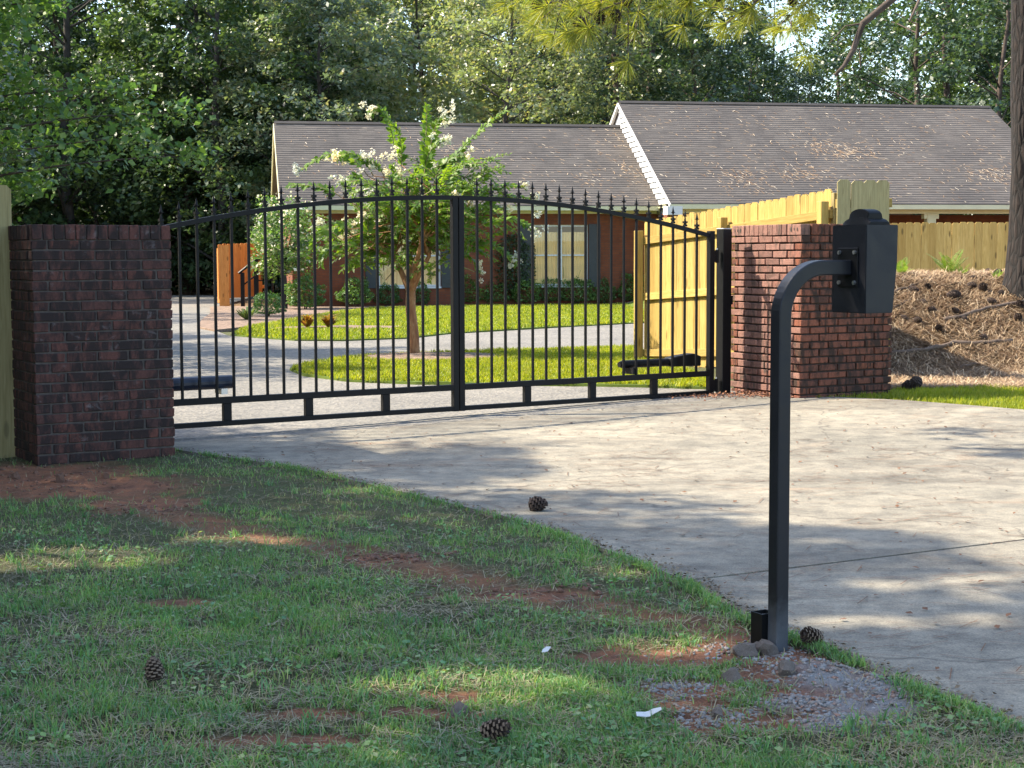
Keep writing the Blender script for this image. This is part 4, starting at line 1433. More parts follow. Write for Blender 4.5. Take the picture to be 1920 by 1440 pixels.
# the wood goes on to the left of the view and round behind the road
for k, (x, y, s) in enumerate([(-24, 8, 0.9), (-22, 15, 1.0), (-25, 22, 1.0), (-23, 30, 1.0), (-26, 0, 1.0), (-22, -7, 0.9), (-27, 40, 1.0), (-17, -12, 1.0)]):
    tree('wood', k, x, y, r.uniform(0, 6.28), s, ('nearest', 'second', 'third', 'fourth', 'hindmost', 'sixth', 'farthest', 'eighth')[k] + ' broadleaf tree of the roadside wood beyond the left edge of the view', "trees of the roadside wood")
SUN_GAPS = [(-2.35, 6.95, 0.26), (-2.05, 7.05, 0.30), (-1.75, 7.08, 0.26), (-1.45, 7.55, 0.18), (-1.2, 7.6, 0.16), (-0.32, 4.9, 0.16), (-0.1, 4.93, 0.20), (0.1, 4.95, 0.14), (0.50, 5.42, 0.15), (0.62, 5.45, 0.13),
        (1.15, 5.72, 0.12), (1.4, 5.76, 0.13), (1.7, 5.78, 0.12), (1.5, 6.4, 0.12), (1.9, 6.5, 0.13), (0.45, 6.75, 0.10), (2.3, 5.2, 0.12), (1.75, 5.0, 0.10), (-2.6, 5.9, 0.12), (-0.5, 6.0, 0.08)]


def carve_sun_gaps(root):  # shapes the crown so sun falls on chosen ground spots
    """give this tree a crown of its own, leaves removed along sun rays for chosen light spots"""
    cr = [c for c in root.children if c.name.startswith("crown")][0]
    me = cr.data
    V = np.empty(len(me.vertices) * 3, np.float32); me.vertices.foreach_get("co", V); V = V.reshape(-1, 4, 3)
    c, sn = math.cos(root.rotation_euler.z), math.sin(root.rotation_euler.z)
    C_ = V.mean(1) * np.array(root.scale)
    W = np.stack([C_[:, 0] * c - C_[:, 1] * sn, C_[:, 0] * sn + C_[:, 1] * c, C_[:, 2]], 1) + np.array(root.location)
    keep = np.ones(len(W), bool)
    S = np.array(SUN_DIR)
    for x, y, rad in SUN_GAPS:
        q = W - np.array([x, y, 0.02]); q = q - np.outer(q @ S, S)
        d = np.linalg.norm(q, axis=1)
        keep &= d > rad * (0.75 + 0.5 * RNG.random(len(W)))
    if not keep.all():
        V = V[keep]
        cr.data = mesh_np("crown", V.reshape(-1, 3), np.arange(len(V) * 4).reshape(-1, 4), me.materials[0])


# trees left of the picture whose crowns shade the near lawn, the left pillar and the drive
for k, (tx, ty, h, s, kd, lab) in enumerate([
        (-1.6, 6.2, 9.0, 0.82, 'wood', "big leafy roadside tree shading the middle of the near lawn"), (1.9, 4.2, 8.5, 0.62, 'wood', "roadside tree shading the pedestal and the front of the drive"),
        (-3.4, 11.6, 8.6, 0.62, 'wood', "roadside tree shading the sooty pillar"), (-5.5, 7.5, 9.0, 0.8, 'open', "roadside tree shading the left part of the lawn"), (-1.0, 3.0, 9, 0.8, 'wood', "roadside tree shading the very front of the lawn"),
        (-1.5, 10.2, 9.2, 0.60, 'wood', "roadside tree shading the left part of the concrete drive"), (2.4, 6.6, 10.5, 0.60, 'open', "loose roadside tree dappling the right of the concrete drive"), (0.6, 8.3, 11.0, 0.50, 'open', "loose roadside tree dappling the drive round the lone pine cone"),
        (1.9, 5.7, 9.5, 0.5, 'wood', "roadside tree shading the drive right of the pedestal"), (3.4, 6.3, 11.5, 0.6, 'open', "tall loose roadside tree dappling the right edge of the drive"), (-0.6, 9.6, 10.5, 0.5, 'wood', "roadside tree shading the middle of the lawn edge"), (-2.2, 13.2, 9.0, 0.45, 'open', "loose tree dappling the gate's left leaf"), (2.8, 8.8, 12.5, 0.5, 'open', "tallest loose roadside tree dappling the middle of the drive"),
        (5.3, 17.3, 13.0, 0.42, 'open', "tall loose roadside tree dappling the straw bank"),
        (-3.8, 15.8, 8.0, 0.5, 'open', "loose tree dappling the drive just inside the gate"), (-4.6, 20.5, 8.0, 0.5, 'open', "loose tree dappling the drive left of the island"), (-5.0, 27, 8.0, 0.5, 'open', "loose tree dappling the far bend of the drive")]):
    cx, cy = tx + SUN_DIR.x / SUN_DIR.z * h, ty + SUN_DIR.y / SUN_DIR.z * h
    carve_sun_gaps(tree(kd, k, cx, cy, r.uniform(0, 6.28), s, lab, "roadside shade trees"))
tree('open', 1, -11.2, 24.5, 1.0, 0.62, "loose tree beside the left drive beyond the fence", "roadside shade trees")
tree('open', 0, -14.5, 37.5, 2.0, 0.7, "tall loose tree beside the far left drive", "roadside shade trees")


# near sweetgum at the left edge: big leaves on long boughs
def near_tree():
    rng = np.random.default_rng(77); rr = random.Random(77)
    root = empty("sweetgum_tree", (-8.6, 23.0, 0), 0, "leafy sweetgum reaching in from the left above the sooty pillar", "tree")
    tb = MB()
    tb.tube([(0, 0, -0.1), (0.1, 0, 2), (0.0, 0.1, 4), (0.2, 0, 7)], [0.2, 0.15, 0.12, 0.05], 9)
    P = []
    for k in range(34):
        z0 = rr.uniform(1.0, 6.0)
        an = rr.uniform(-1.25, 1.25) if k < 26 else rr.uniform(1.3, 5)
        L = rr.uniform(1.2, 2.3) * (1.35 if 2.0 < z0 < 3.2 else 1.0)
        if k == 0: z0, an, L = 2.25, -0.05, 4.1
        if k == 1: z0, an, L = 2.9, 0.0, 3.9
        if k == 2: z0, an, L = 2.5, -0.3, 3.6
        if k == 3: z0, an, L = 3.4, 0.1, 2.9
        p0 = Vector((0.05, 0, z0)); d = Vector((math.cos(an), math.sin(an), 0.25))
        pts = [p0]
        for s in range(1, 7):
            t = s / 6
            pts.append(p0 + d * L * t + Vector((rr.uniform(-.06, .06), rr.uniform(-.06, .06), -0.12 * L * t * t)))
        tb.tube(pts, [0.03 * (1 - 0.85 * s / 6) for s in range(7)], 5, False)
        for s in range(1, 7):
            nl = int(20 + 11 * s)
            c = np.array(pts[s])
            P.append(c + rng.normal(size=(nl, 3)) * np.array([0.26, 0.26, 0.17]) * (1.15 - 0.08 * s))
    link("trunk", tb.mesh("trunk", M['bark'], True), root)
    link("crown", leaf_cloud("crown", np.concatenate(P), 0.098, M['leaf_near'], rng, 0.35, asp=1.35), root)


near_tree()

# ------------------------------------------------------------------ pine on the bank with its overhanging boughs
def pine():
    rng = np.random.default_rng(5); rr = random.Random(5)
    bx, by = 5.80, 18.0
    bz = gh1(bx, by)
    root = empty("pine_tree", (bx, by, bz - 0.05), 0, "tall pine with a dark furrowed trunk on the straw bank at the right", "tree")
    tb = MB()
    # furrowed trunk: radius modulated round the stem
    n, seg = 28, 34
    vs = []; fs = []
    for i in range(seg + 1):
        t = i / seg; z = -0.2 + t * 14
        r0 = 0.23 * (1 - 0.05 * t * 8 * 0.5) * (1 + 0.55 * math.exp(-max(z, 0) / 0.16))
        r0 = max(r0, 0.05)
        cx = -0.01 * z + 0.035 * math.sin(z * 0.9 + 0.3); cy = 0.02 * math.sin(z)
        for k in range(n):
            a = 2 * math.pi * k / n
            f = 1 + 0.10 * (mnoise.noise(Vector((math.cos(a) * 3.0, math.sin(a) * 3.0, z * 1.1))) + 0.6 * mnoise.noise(Vector((math.cos(a) * 8, math.sin(a) * 8, z * 3))))
            vs.append((cx + r0 * f * math.cos(a), cy + r0 * f * math.sin(a), z))
    for i in range(seg):
        for k in range(n):
            k2 = (k + 1) % n
            fs.append((i * n + k, i * n + k2, (i + 1) * n + k2, (i + 1) * n + k))
    tb.add(vs, fs)
    tb.build("trunk", M['pine_bark'], root, smooth=True)
    base = Vector((bx, by, bz - 0.05))
    bb = MB(); NV = []; cones = []

    def needles(p, d, count, L):
        d = np.array(d); d = d / np.linalg.norm(d)
        for _ in range(count):
            q = rng.normal(size=3); q /= np.linalg.norm(q)
            w = d * rng.uniform(0.3, 1.1) + q * 0.8
            w[2] -= 0.12
            w /= np.linalg.norm(w)
            l = L * rng.uniform(0.75, 1.1)
            side = np.cross(w, rng.normal(size=3)); side /= np.linalg.norm(side)
            s = side * 0.0021
            a = np.array(p) + w * 0.01; m = a + w * l * 0.55 + np.array([0, 0, 0.01]); b = a + w * l
            NV.append((a - s, a + s, m + s, m - s)); NV.append((m - s, m + s, b + s * 0.4, b - s * 0.4))

    def bough(pts, r0, tuft_from, n_t, spread, count, L, droop=0.1):
        pts = [Vector(p) for p in pts]
        bb.tube([p - base for p in pts], [max(0.004, r0 * (1 - 0.85 * i / (len(pts) - 1))) for i in range(len(pts))], 7, False)
        for k in range(n_t):
            t = tuft_from + (1 - tuft_from) * (k + rr.random()) / n_t
            f = t * (len(pts) - 1); i = min(int(f), len(pts) - 2)
            p = pts[i].lerp(pts[i + 1], f - i)
            d = (pts[i + 1] - pts[i]).normalized()
            off = Vector((rr.gauss(0, 1), rr.gauss(0, 1), rr.gauss(-0.25, 0.7))) * spread
            e = p + off + d * spread * 0.6
            bb.tube([p - base, p.lerp(e, 0.5) + Vector((0, 0, 0.02)) - base, e - base], [0.006, 0.005, 0.004], 4, False)
            needles(e, tuple((e - p) + d * 0.3), count, L)
            if rr.random() < 0.5: needles(p.lerp(e, 0.6), tuple((e - p)), count // 2, L)
            if rr.random() < 0.3: cones.append(p.lerp(e, 0.5) + Vector((0, 0, -0.03)))
    # main bough reaching over the drive, y about 11-12 m, seen along the top of the view
    bough([(5.75, 17.9, 6.46), (4.2, 15.5, 5.66), (3.0, 13.2, 4.56), (2.1, 12.0, 3.61), (1.5, 11.6, 3.34), (0.8, 11.3, 3.20), (0.25, 11.2, 3.08)], 0.06, 0.58, 34, 0.18, 60, 0.155)
    bough([(3.0, 13.2, 4.56), (2.4, 12.2, 3.78), (1.95, 11.9, 3.34), (1.65, 11.9, 3.06)], 0.03, 0.35, 16, 0.14, 55, 0.16)
    bough([(1.6, 11.65, 3.38), (1.2, 11.2, 3.24), (0.7, 11.0, 3.04), (0.45, 10.9, 2.92)], 0.018, 0.25, 12, 0.12, 60, 0.17)
    bough([(1.5, 11.6, 3.34), (1.0, 11.9, 3.36), (0.3, 12.1, 3.31), (0.05, 12.1, 3.26)], 0.018, 0.2, 16, 0.14, 55, 0.15)
    bough([(2.6, 12.5, 4.06), (2.6, 12.6, 3.56), (2.25, 12.7, 3.26), (2.1, 12.7, 3.14)], 0.022, 0.55, 9, 0.12, 50, 0.16)
    # bare dead branches
    def dead(pts, r0):
        bb.tube([Vector(p) - base for p in pts], [r0 * (1 - 0.7 * i / (len(pts) - 1)) for i in range(len(pts))], 7, False)
    dead([(5.5, 17.2, 6.9), (4.6, 15.6, 5.2), (3.75, 14.4, 3.9), (3.52, 14.3, 3.72), (3.1, 14.3, 3.38), (3.02, 14.3, 3.15), (2.92, 14.2, 3.0), (2.84, 14.2, 2.92)], 0.05)
    dead([(3.1, 14.3, 3.38), (2.95, 14.3, 3.36), (2.8, 14.3, 3.2)], 0.01)
    dead([(5.6, 17.5, 6.0), (4.5, 16.5, 4.7), (3.95, 15.6, 3.85), (3.78, 15.4, 3.55)], 0.03)
    bb.build("branch", M['bark'], root, smooth=True)
    V = np.array(NV).reshape(-1, 3) - np.array(base)
    link("needles", mesh_np("needles", V, np.arange(len(V)).reshape(-1, 4), M['pine_green']), root)
    cm = cone_mesh(0.085, 0.03, 5, M['cone_dark'], M['cone_dark'])
    for c in cones[:22]:
        link("cone", cm, root, c - base, (rr.uniform(2.2, 3.8), rr.uniform(-0.5, 0.5), rr.uniform(0, 6)))
    # its own high crown, above the picture
    P = rng.normal(size=(9000, 3)) * np.array([2.3, 2.3, 1.5]) + np.array([0.3, 1.5, 13.0])
    link("crown", leaf_cloud("crown", P, 0.22, M['pine_wood'], rng, 0.3, asp=0.5), root)


def cone_mesh(L, R, rows, m1, m2, seed=0):
    """pine cone: spiral of open scales round a core, axis along local z"""
    rr = random.Random(seed)
    mb = MB()
    mb.tube([(0, 0, 0), (0, 0, L * 0.5), (0, 0, L * 0.95)], [R * 0.5, R * 0.5, R * 0.12], 7)
    nsc = rows * 11
    for k in range(nsc):
        t = (k + 0.5) / nsc
        a = k * 2.39996
        z = L * (0.03 + 0.92 * t)
        env = R * (0.55 + 0.75 * math.sin(math.pi * min(1, 0.18 + t * 0.86)) ** 0.8)
        if t > 0.9: env *= 0.7
        ca, sa = math.cos(a), math.sin(a)
        w = R * 0.36 * (1 - 0.35 * t)
        up = 0.25 * R + 0.35 * R * t
        r1 = R * 0.42
        def pt(rad, tang, zz): return (rad * ca - tang * sa, rad * sa + tang * ca, zz)
        e = env * rr.uniform(0.9, 1.08)
        th = 0.07 * R + 0.0015
        vs = [pt(r1, -w * 0.5, z), pt(r1, w * 0.5, z), pt(e, w, z + up), pt(e, -w, z + up),
              pt(r1, -w * 0.5, z - th), pt(r1, w * 0.5, z - th), pt(e, w, z + up - th * 2.2), pt(e, -w, z + up - th * 2.2)]
        mb.add(vs, [(0, 1, 2, 3), (7, 6, 5, 4), (0, 3, 7, 4), (1, 5, 6, 2)], 0)
        mb.add([vs[2], vs[3], vs[7], vs[6]], [(0, 1, 2, 3)], 1)
    return mb.mesh("pine_cone", [m1, m2])


def pine_bark():
    m, nd, lk, b = mat("pine_bark")
    tc = nd.new("ShaderNodeTexCoord").outputs["Object"]
    vo = nd.new("ShaderNodeTexVoronoi"); vo.feature = 'DISTANCE_TO_EDGE'; vo.inputs["Scale"].default_value = 1
    lk.new(scaled(nd, lk, tc, (16, 16, 5)), vo.inputs["Vector"])
    n = noise_tex(nd, lk, scaled(nd, lk, tc, (20, 20, 6)), 2, 5, 0.7)
    c = ramp(nd, lk, vo.outputs["Distance"], [(0.02, (0.004, 0.003, 0.0025)), (0.16, (0.014, 0.009, 0.007)), (0.5, (0.026, 0.017, 0.013))])
    c = mix(nd, lk, 1.0, c, ramp(nd, lk, n, [(0.3, (0.6, 0.6, 0.6)), (0.7, (1.25, 1.2, 1.15))]), 'MULTIPLY')
    lk.new(c, b.inputs["Base Color"]); b.inputs["Roughness"].default_value = 0.95
    bump(nd, lk, vo.outputs["Distance"], 1.0, 0.04, b)
    return m


M['pine_bark'] = pine_bark()
pine()

# ------------------------------------------------------------------ crape myrtle on the island
def at(px, py, y):
    """photo pixel at a given distance -> world point, used to read the branch layout off the photograph"""
    d = _m.to_3x3() @ Vector(((px - 960) / 3000, (720 - py) / 3000, -1))
    return Vector((0, 0, CAM_H)) + d * (y / d.y)


def crape():
    rng = np.random.default_rng(3); rr = random.Random(3)
    base = Vector((-1.312, 21.25, 0.03))
    root = empty("crape_myrtle", base, 0, "small flowering crape myrtle on the lawn island, seen through the gate", "tree")
    tb = MB()
    Y = 21.25

    def T(pts, r0, r1, n=9):
        k = len(pts) - 1
        tb.tube([p - base for p in pts], [r0 + (r1 - r0) * i / k for i in range(k + 1)], n, False)
    fork = at(770, 545, Y)
    T([base + Vector((0, 0, -0.1)), base + Vector((0.01, 0, 0.02)), at(775, 625, Y), at(770, 580, Y), fork], 0.085, 0.062, 12)
    tips = [at(735, 480, Y + .1), at(805, 480, Y - .1), at(770, 470, Y + .3), at(790, 455, Y - .35)]
    l2 = []
    for tpt in tips:
        T([fork - Vector((0, 0, 0.04)), fork.lerp(tpt, 0.5) + Vector((0, 0, 0.02)), tpt], 0.045, 0.026)
        for k in range(5):
            q = tpt + Vector((rr.uniform(-0.62, 0.62), rr.uniform(-0.6, 0.6), rr.uniform(-0.12, 0.72)))
            T([tpt, tpt.lerp(q, 0.5) + Vector((0, 0, 0.06)), q], 0.024, 0.01, 6)
            l2.append(q)
    LV = []; BV = []
    sb = MB()

    def shoot(p0, p1, bend, nl, ls, bloom=0.0):
        """leafy shoot along a bent line, opposite leaves"""
        c = p0.lerp(p1, 0.55) + bend
        pts = []
        for i in range(9):
            t = i / 8
            pts.append(p0 * (1 - t) ** 2 + c * 2 * t * (1 - t) + p1 * t * t)
        sb.tube([p - base for p in pts], [0.006 * (1 - 0.6 * i / 8) + 0.001 for i in range(9)], 4, False)
        for k in range(nl):
            t = 0.12 + 0.88 * k / nl
            f = t * 8; i = min(int(f), 7)
            p = np.array(pts[i].lerp(pts[i + 1], f - i) - base)
            d = np.array((pts[i + 1] - pts[i]).normalized())
            ref = np.array([0.15, -0.5, 1.0]); s = np.cross(d, ref); s /= np.linalg.norm(s) + 1e-6
            upv = np.cross(s, d)
            for sg in (-1, 1):
                a = rng.uniform(0.5, 1.3)
                ld = d * math.cos(a) + sg * s * math.sin(a) + upv * rng.uniform(-0.5, 0.5)
                ld /= np.linalg.norm(ld)
                wv = np.cross(ld, upv + rng.normal(size=3) * 0.35); wv /= np.linalg.norm(wv)
                L = ls * rng.uniform(0.5, 1.2) * (1 - 0.4 * t)
                nv = np.cross(ld, wv)
                LV.append((p, p + ld * L * 0.45 + wv * L * 0.24 + nv * L * 0.05, p + ld * L - np.array([0, 0, L * 0.12]), p + ld * L * 0.45 - wv * L * 0.24 + nv * L * 0.05))
        if bloom > 0: blossom(np.array(p1 - base), bloom * 1.3)

    def blossom(c, R):
        n = int(150 * (R / 0.1))
        q = rng.normal(size=(n, 3)); q /= np.linalg.norm(q, axis=1)[:, None]
        lob = rng.normal(size=(7, 3)) * R * np.array([0.45, 0.45, 0.6])
        P = c + lob[rng.integers(0, 7, n)] + q * (R * 0.5 * rng.uniform(0.2, 1, n))[:, None]
        BV.append(P)
    # the tall shoots that stand against the roof, read off the photo
    S = [((742, 300), (694, 212), (14, -80), 0.09), ((752, 330), (738, 235), (12, -40), 0), ((795, 330), (800, 196), (2, 0), 0), ((800, 320), (838, 222), (-6, -60), 0.115), ((795, 345), (832, 262), (-20, -25), 0.09),
         ((815, 345), (950, 205), (-14, -14), 0), ((812, 350), (880, 292), (-25, -30), 0.07), ((830, 350), (880, 300), (-10, 0), 0.06), ((690, 330), (565, 318), (20, -70), 0.06), ((700, 330), (630, 298), (10, -45), 0.08),
         ((720, 330), (690, 305), (0, -20), 0.10), ((745, 345), (735, 310), (0, 0), 0.12), ((690, 345), (645, 345), (0, -30), 0.09), ((640, 370), (540, 348), (20, -16), 0), ((880, 380), (985, 350), (-20, -25), 0.05), ((900, 380), (1000, 372), (-20, -15), 0.06),
         ((640, 450), (585, 470), (-20, -60), 0), ((690, 470), (600, 500), (-30, -50), 0), ((740, 480), (660, 505), (-20, -40), 0), ((860, 470), (970, 498), (20, -45), 0.07), ((830, 480), (900, 510), (10, -40), 0.06), ((890, 430), (1000, 430), (0, -40), 0.10), ((690, 440), (690, 408), (0, 0), 0.09), ((655, 430), (645, 445), (-15, -30), 0.09),
         ((760, 440), (745, 425), (0, -20), 0.12), ((895, 400), (950, 395), (0, -20), 0.05)]
    for a, b, bd, bl in S:
        yy = Y + rr.uniform(-0.5, 0.3)
        p0, p1 = at(*a, yy), at(*b, yy + rr.uniform(-0.2, 0.2))
        shoot(p0, p1, Vector((bd[0] / 141, 0, -bd[1] / 141)), int(20 + (p1 - p0).length * 40), 0.130, bl)
        T([l2[rr.randrange(len(l2))], p0], 0.008, 0.005, 4)
    # the body of the crown
    for k in range(400):
        q = l2[k % len(l2)]
        an = rr.uniform(0, 2 * math.pi)
        e = rr.uniform(-0.3, 1.0)
        L = rr.uniform(0.35, 0.8)
        p0 = q + Vector((rr.gauss(0, 0.2), rr.gauss(0, 0.2), rr.gauss(0, 0.16)))
        d = Vector((math.cos(an), math.sin(an) * 0.8, e)).normalized()
        p1 = p0 + d * L
        bl = rr.uniform(0.06, 0.1) if rr.random() < 0.022 else 0
        shoot(p0, p1 + Vector((0, 0, -0.12)), Vector((0, 0, 0.16)), int(11 + L * 22), 0.096, bl)
    V = np.array(LV).reshape(-1, 3)
    link("trunk", tb.mesh("trunk", M['crape_bark'], True), root)
    sb.build("shoot", M['shoot'], root)
    link("crown", mesh_np("crown", V, np.arange(len(V)).reshape(-1, 4), M['leaf_crape']), root)
    for P in BV:
        c = P.mean(0)
        link("blossom_cluster", leaf_cloud("blossom_cluster", P - c, 0.03, M['blossom'], rng, 0.2, asp=1.6), root, tuple(c), kind='stuff')


def crape_bark():
    m, nd, lk, b = mat("crape_bark")
    tc = nd.new("ShaderNodeTexCoord").outputs["Object"]
    n = noise_tex(nd, lk, scaled(nd, lk, tc, (9, 9, 2.2)), 2.2, 5, 0.7, 0.6)
    c = ramp(nd, lk, n, [(0.3, (0.15, 0.055, 0.022)), (0.5, (0.29, 0.135, 0.055)), (0.68, (0.42, 0.25, 0.12))])
    lk.new(c, b.inputs["Base Color"]); b.inputs["Roughness"].default_value = 0.75
    bump(nd, lk, n, 0.5, 0.02, b)
    return m


M['crape_bark'] = crape_bark()
M['shoot'] = simple("green_shoot", (0.16, 0.13, 0.05), 0.7)
crape()
# mulch ring under it
mr = MB()
n = 40
ring = [(-1.05 + 1.0 * math.cos(a * 2 * math.pi / n) * (1 + 0.1 * math.sin(a * 1.7)), 20.9 + 0.95 * math.sin(a * 2 * math.pi / n) * (1 + 0.1 * math.cos(a * 2.3))) for a in range(n)]
mr.add([(x, y, 0.052) for x, y in ring] + [(-1.15, 21.0, 0.085)], [(i, (i + 1) % n, n) for i in range(n)])
mr.build("mulch_ring", M['mulch'], smooth=True, kind='structure')

# ------------------------------------------------------------------ shrubs
def shrub_mesh(seed, R, H, n, leaf, matl, flat=0.0):
    rng = np.random.default_rng(seed)
    q = rng.normal(size=(n, 3)); q /= np.linalg.norm(q, axis=1)[:, None]
    q[:, 2] = np.abs(q[:, 2]) * 1.0
    low = rng.random(n) < 0.25
    q[low, 2] *= -0.25
    lump = 1 + 0.16 * np.sin(q[:, 0] * 5 + seed) * np.cos(q[:, 1] * 6 + seed) + 0.12 * np.sin(q[:, 2] * 9 + seed * 2)
    r = rng.uniform(0.55, 1.04, n) ** 0.45 * lump
    P = q * r[:, None] * np.array([R, R, H * 0.72]) + np.array([0, 0, H * 0.28])
    P[:, 2] = np.maximum(P[:, 2], 0.02)
    return leaf_cloud("foliage", P, leaf, matl, rng, 0.3)


def stems(R, H, k=7, seed=0):
    rr = random.Random(seed); mb = MB()
    for i in range(k):
        a = rr.uniform(0, 6.28)
        mb.tube([(0.03 * math.cos(a), 0.03 * math.sin(a), -0.03), (R * 0.3 * math.cos(a), R * 0.3 * math.sin(a), H * 0.4), (R * 0.6 * math.cos(a), R * 0.6 * math.sin(a), H * 0.75)], [0.014, 0.01, 0.004], 5, False)
    return mb.mesh("stem", M['bark'])


SM = [(shrub_mesh(s, 0.5, 0.8, 2600, 0.062, M['leaf_shrub']), stems(0.5, 0.8, 7, s)) for s in (1, 2, 3)]
SG = "clipped shrubs along the house"
shrubs = [(-5.45, 35.8, 0.62, 0.62, "round shrub in the sun at the left corner of the planting bed"),
          (-5.25, 40.6, 0.86, 0.95, "large dark round shrub under the small flowering tree"),
          (-4.15, 42.6, 0.82, 0.8, "round green shrub against the brick wall left of the first window"),
          (-3.35, 43.3, 0.62, 0.68, "low dark shrub below the left end of the first window"),
          (-2.55, 43.6, 0.7, 0.75, "dark shrub below the first window behind the crape myrtle trunk"),
          (-1.15, 43.9, 0.85, 0.85, "green shrub just right of the gate's meeting stiles"),
          (-0.45, 44.0, 0.7, 0.75, "dim shrub at the foot of the tall dark holly"),
          (0.35, 44.0, 0.85, 0.85, "green shrub below the left half of the second window"),
          (1.05, 44.2, 0.7, 0.75, "dark shrub below the middle of the second window"),
          (1.8, 44.2, 0.85, 0.82, "yellowish green shrub below the right half of the second window"),
          (2.55, 44.4, 0.6, 0.75, "small olive shrub under the right shutter of the second window"),
          (3.35, 44.5, 0.85, 0.9, "loose grey green shrub next to the pine fence end")]
for k, (x, y, s, sz, lab) in enumerate(shrubs):
    root = empty("shrub", (x, y, 0.03), k * 1.3, lab, "shrub", SG)
    root.scale = (s * 1.15, s * 1.15, sz * 1.15)
    link("foliage", SM[k % 3][0], root); link("stem", SM[k % 3][1], root)
# wispy shrub before the second window
root = empty("shrub", (1.45, 44.75, 0.03), 0, "wispy upright shrub in front of the second window", "shrub", SG)
V = []
rr = random.Random(9)
for k in range(420):
    a = rr.uniform(0, 6.28); rad = abs(rr.gauss(0, 0.35)); x0, y0 = 0.35 * rad * math.cos(a), 0.35 * rad * math.sin(a)
    h = rr.uniform(0.6, 1.35) * (1 - 0.3 * min(rad, 1)); lx, ly = math.cos(a) * rad * 0.9, math.sin(a) * rad * 0.5
    w = 0.012
    V += [(x0 - w, y0, 0), (x0 + w, y0, 0), (x0 + lx + w * 0.3, y0 + ly, h), (x0 + lx - w * 0.3, y0 + ly, h)]
link("foliage", mesh_np("foliage", np.array(V), np.arange(len(V)).reshape(-1, 4), M['leaf_shrub']), root)
# dark clipped holly
root = empty("holly", (-0.02, 44.4, 0.03), 0, "tall dark clipped holly left of the second window", "shrub")
rng = np.random.default_rng(8)
nn = 14000
zz = rng.uniform(0.25, 2.15, nn); an = rng.uniform(0, 6.28, nn)
prof = 0.74 * np.clip(1 - ((zz - 1.1) / 1.15) ** 4, 0.1, 1)
rad = prof * rng.uniform(0.4, 1.04, nn) ** 0.4
link("foliage", leaf_cloud("foliage", np.stack([rad * np.cos(an), rad * np.sin(an), zz], 1), 0.062, M['leaf_dark'], rng, 0.2), root)
link("stem", MB().tube([(0, 0, -0.05), (0.02, 0, 1.2), (0, 0, 2.0)], [0.06, 0.04, 0.01], 7).mesh("stem", M['bark']), root)


# small flowering tree at the left corner of the house
def small_tree():
    rng = np.random.default_rng(14); rr = random.Random(14)
    root = empty("flowering_tree", (-5.85, 41.2, 0.03), 0, "small round flowering tree at the left corner of the house", "tree")
    tb = MB()
    tb.tube([(0, 0, -0.05), (0.02, 0, 0.5), (0.0, 0, 0.95)], [0.085, 0.07, 0.06], 9, False)
    P = []
    for k in range(46):
        a = k * 2.4; q = 0.92 * math.sqrt(rr.random()); z = rr.uniform(0.95, 2.75)
        q *= math.sqrt(max(0.1, 1 - ((z - 1.75) / 1.15) ** 2))
        c = Vector((q * math.cos(a), q * math.sin(a), z))
        if k % 3 == 0: tb.tube([(0, 0, 0.85), (c.x * 0.4, c.y * 0.4, 0.6 + z * 0.4), c], [0.03, 0.02, 0.006], 5, False)
        m = 130
        d = rng.normal(size=(m, 3)); d /= np.linalg.norm(d, axis=1)[:, None]
        P.append(np.array(c) + d * (rng.uniform(0.2, 1, m) ** 0.5)[:, None] * 0.33)
    P = np.concatenate(P)
    link("trunk", tb.mesh("trunk", M['bark_grey'], True), root)
    link("crown", leaf_cloud("crown", P, 0.08, M['leaf_near'], rng, 0.4), root)
    k = rng.random(len(P)) < 0.10
    link("blossom", leaf_cloud("blossom", P[k] * 1.03, 0.075, M['blossom'], rng, 0.3, asp=1.5), root)


small_tree()


def strap_plant(name, x, y, n, L, matl, label, cat, w=0.012, group=None, z=0.03, erect=0.75):
    rr = random.Random(int(x * 100) + n)
    root = empty(name, (x, y, z), 0, label, cat, group)
    V = []
    for k in range(n):
        a = rr.uniform(0, 6.28); l = L * rr.uniform(0.6, 1.1); e = rr.uniform(0.35, 1.0) * erect + 0.25
        dx, dy = math.cos(a), math.sin(a); px, py = -dy * w, dx * w
        r1, z1 = l * 0.55 * math.cos(e), l * 0.55 * math.sin(e)
        r2, z2 = l * math.cos(e * 0.7), l * 0.8 * math.sin(e * 0.7)
        V += [(-px, -py, 0), (px, py, 0), (dx * r1 + px, dy * r1 + py, z1), (dx * r1 - px, dy * r1 - py, z1)]
        V += [(dx * r1 - px, dy * r1 - py, z1), (dx * r1 + px, dy * r1 + py, z1), (dx * r2 + px * .2, dy * r2 + py * .2, z2), (dx * r2 - px * .2, dy * r2 - py * .2, z2)]
    link("leaves", mesh_np("leaves", np.array(V), np.arange(len(V)).reshape(-1, 4), matl), root)
    return root


strap_plant("liriope", -5.62, 33.9, 120, 0.55, M['strap_leaf'], "pale strap-leaved clump at the corner of the planting bed", "plant")
for k, (x, y, lab) in enumerate([(-3.82, 29.9, "left half of the orange leaved plants in the far lawn"), (-3.42, 29.9, "right half of the orange leaved plants in the far lawn")]):
    strap_plant("orange_plant", x, y, 90, 0.42, M['orange_leaf'], lab, "plant", 0.02, "orange plants in the far lawn", erect=1.1)
mm = MB().add([(-4.5, 29.4, 0.045), (-2.2, 29.3, 0.045), (-2.0, 30.3, 0.045), (-3.2, 30.8, 0.045), (-4.3, 30.2, 0.045)], [(0, 1, 2, 3, 4)])
mm.build("mulch_patch", M['mulch'], kind='structure')


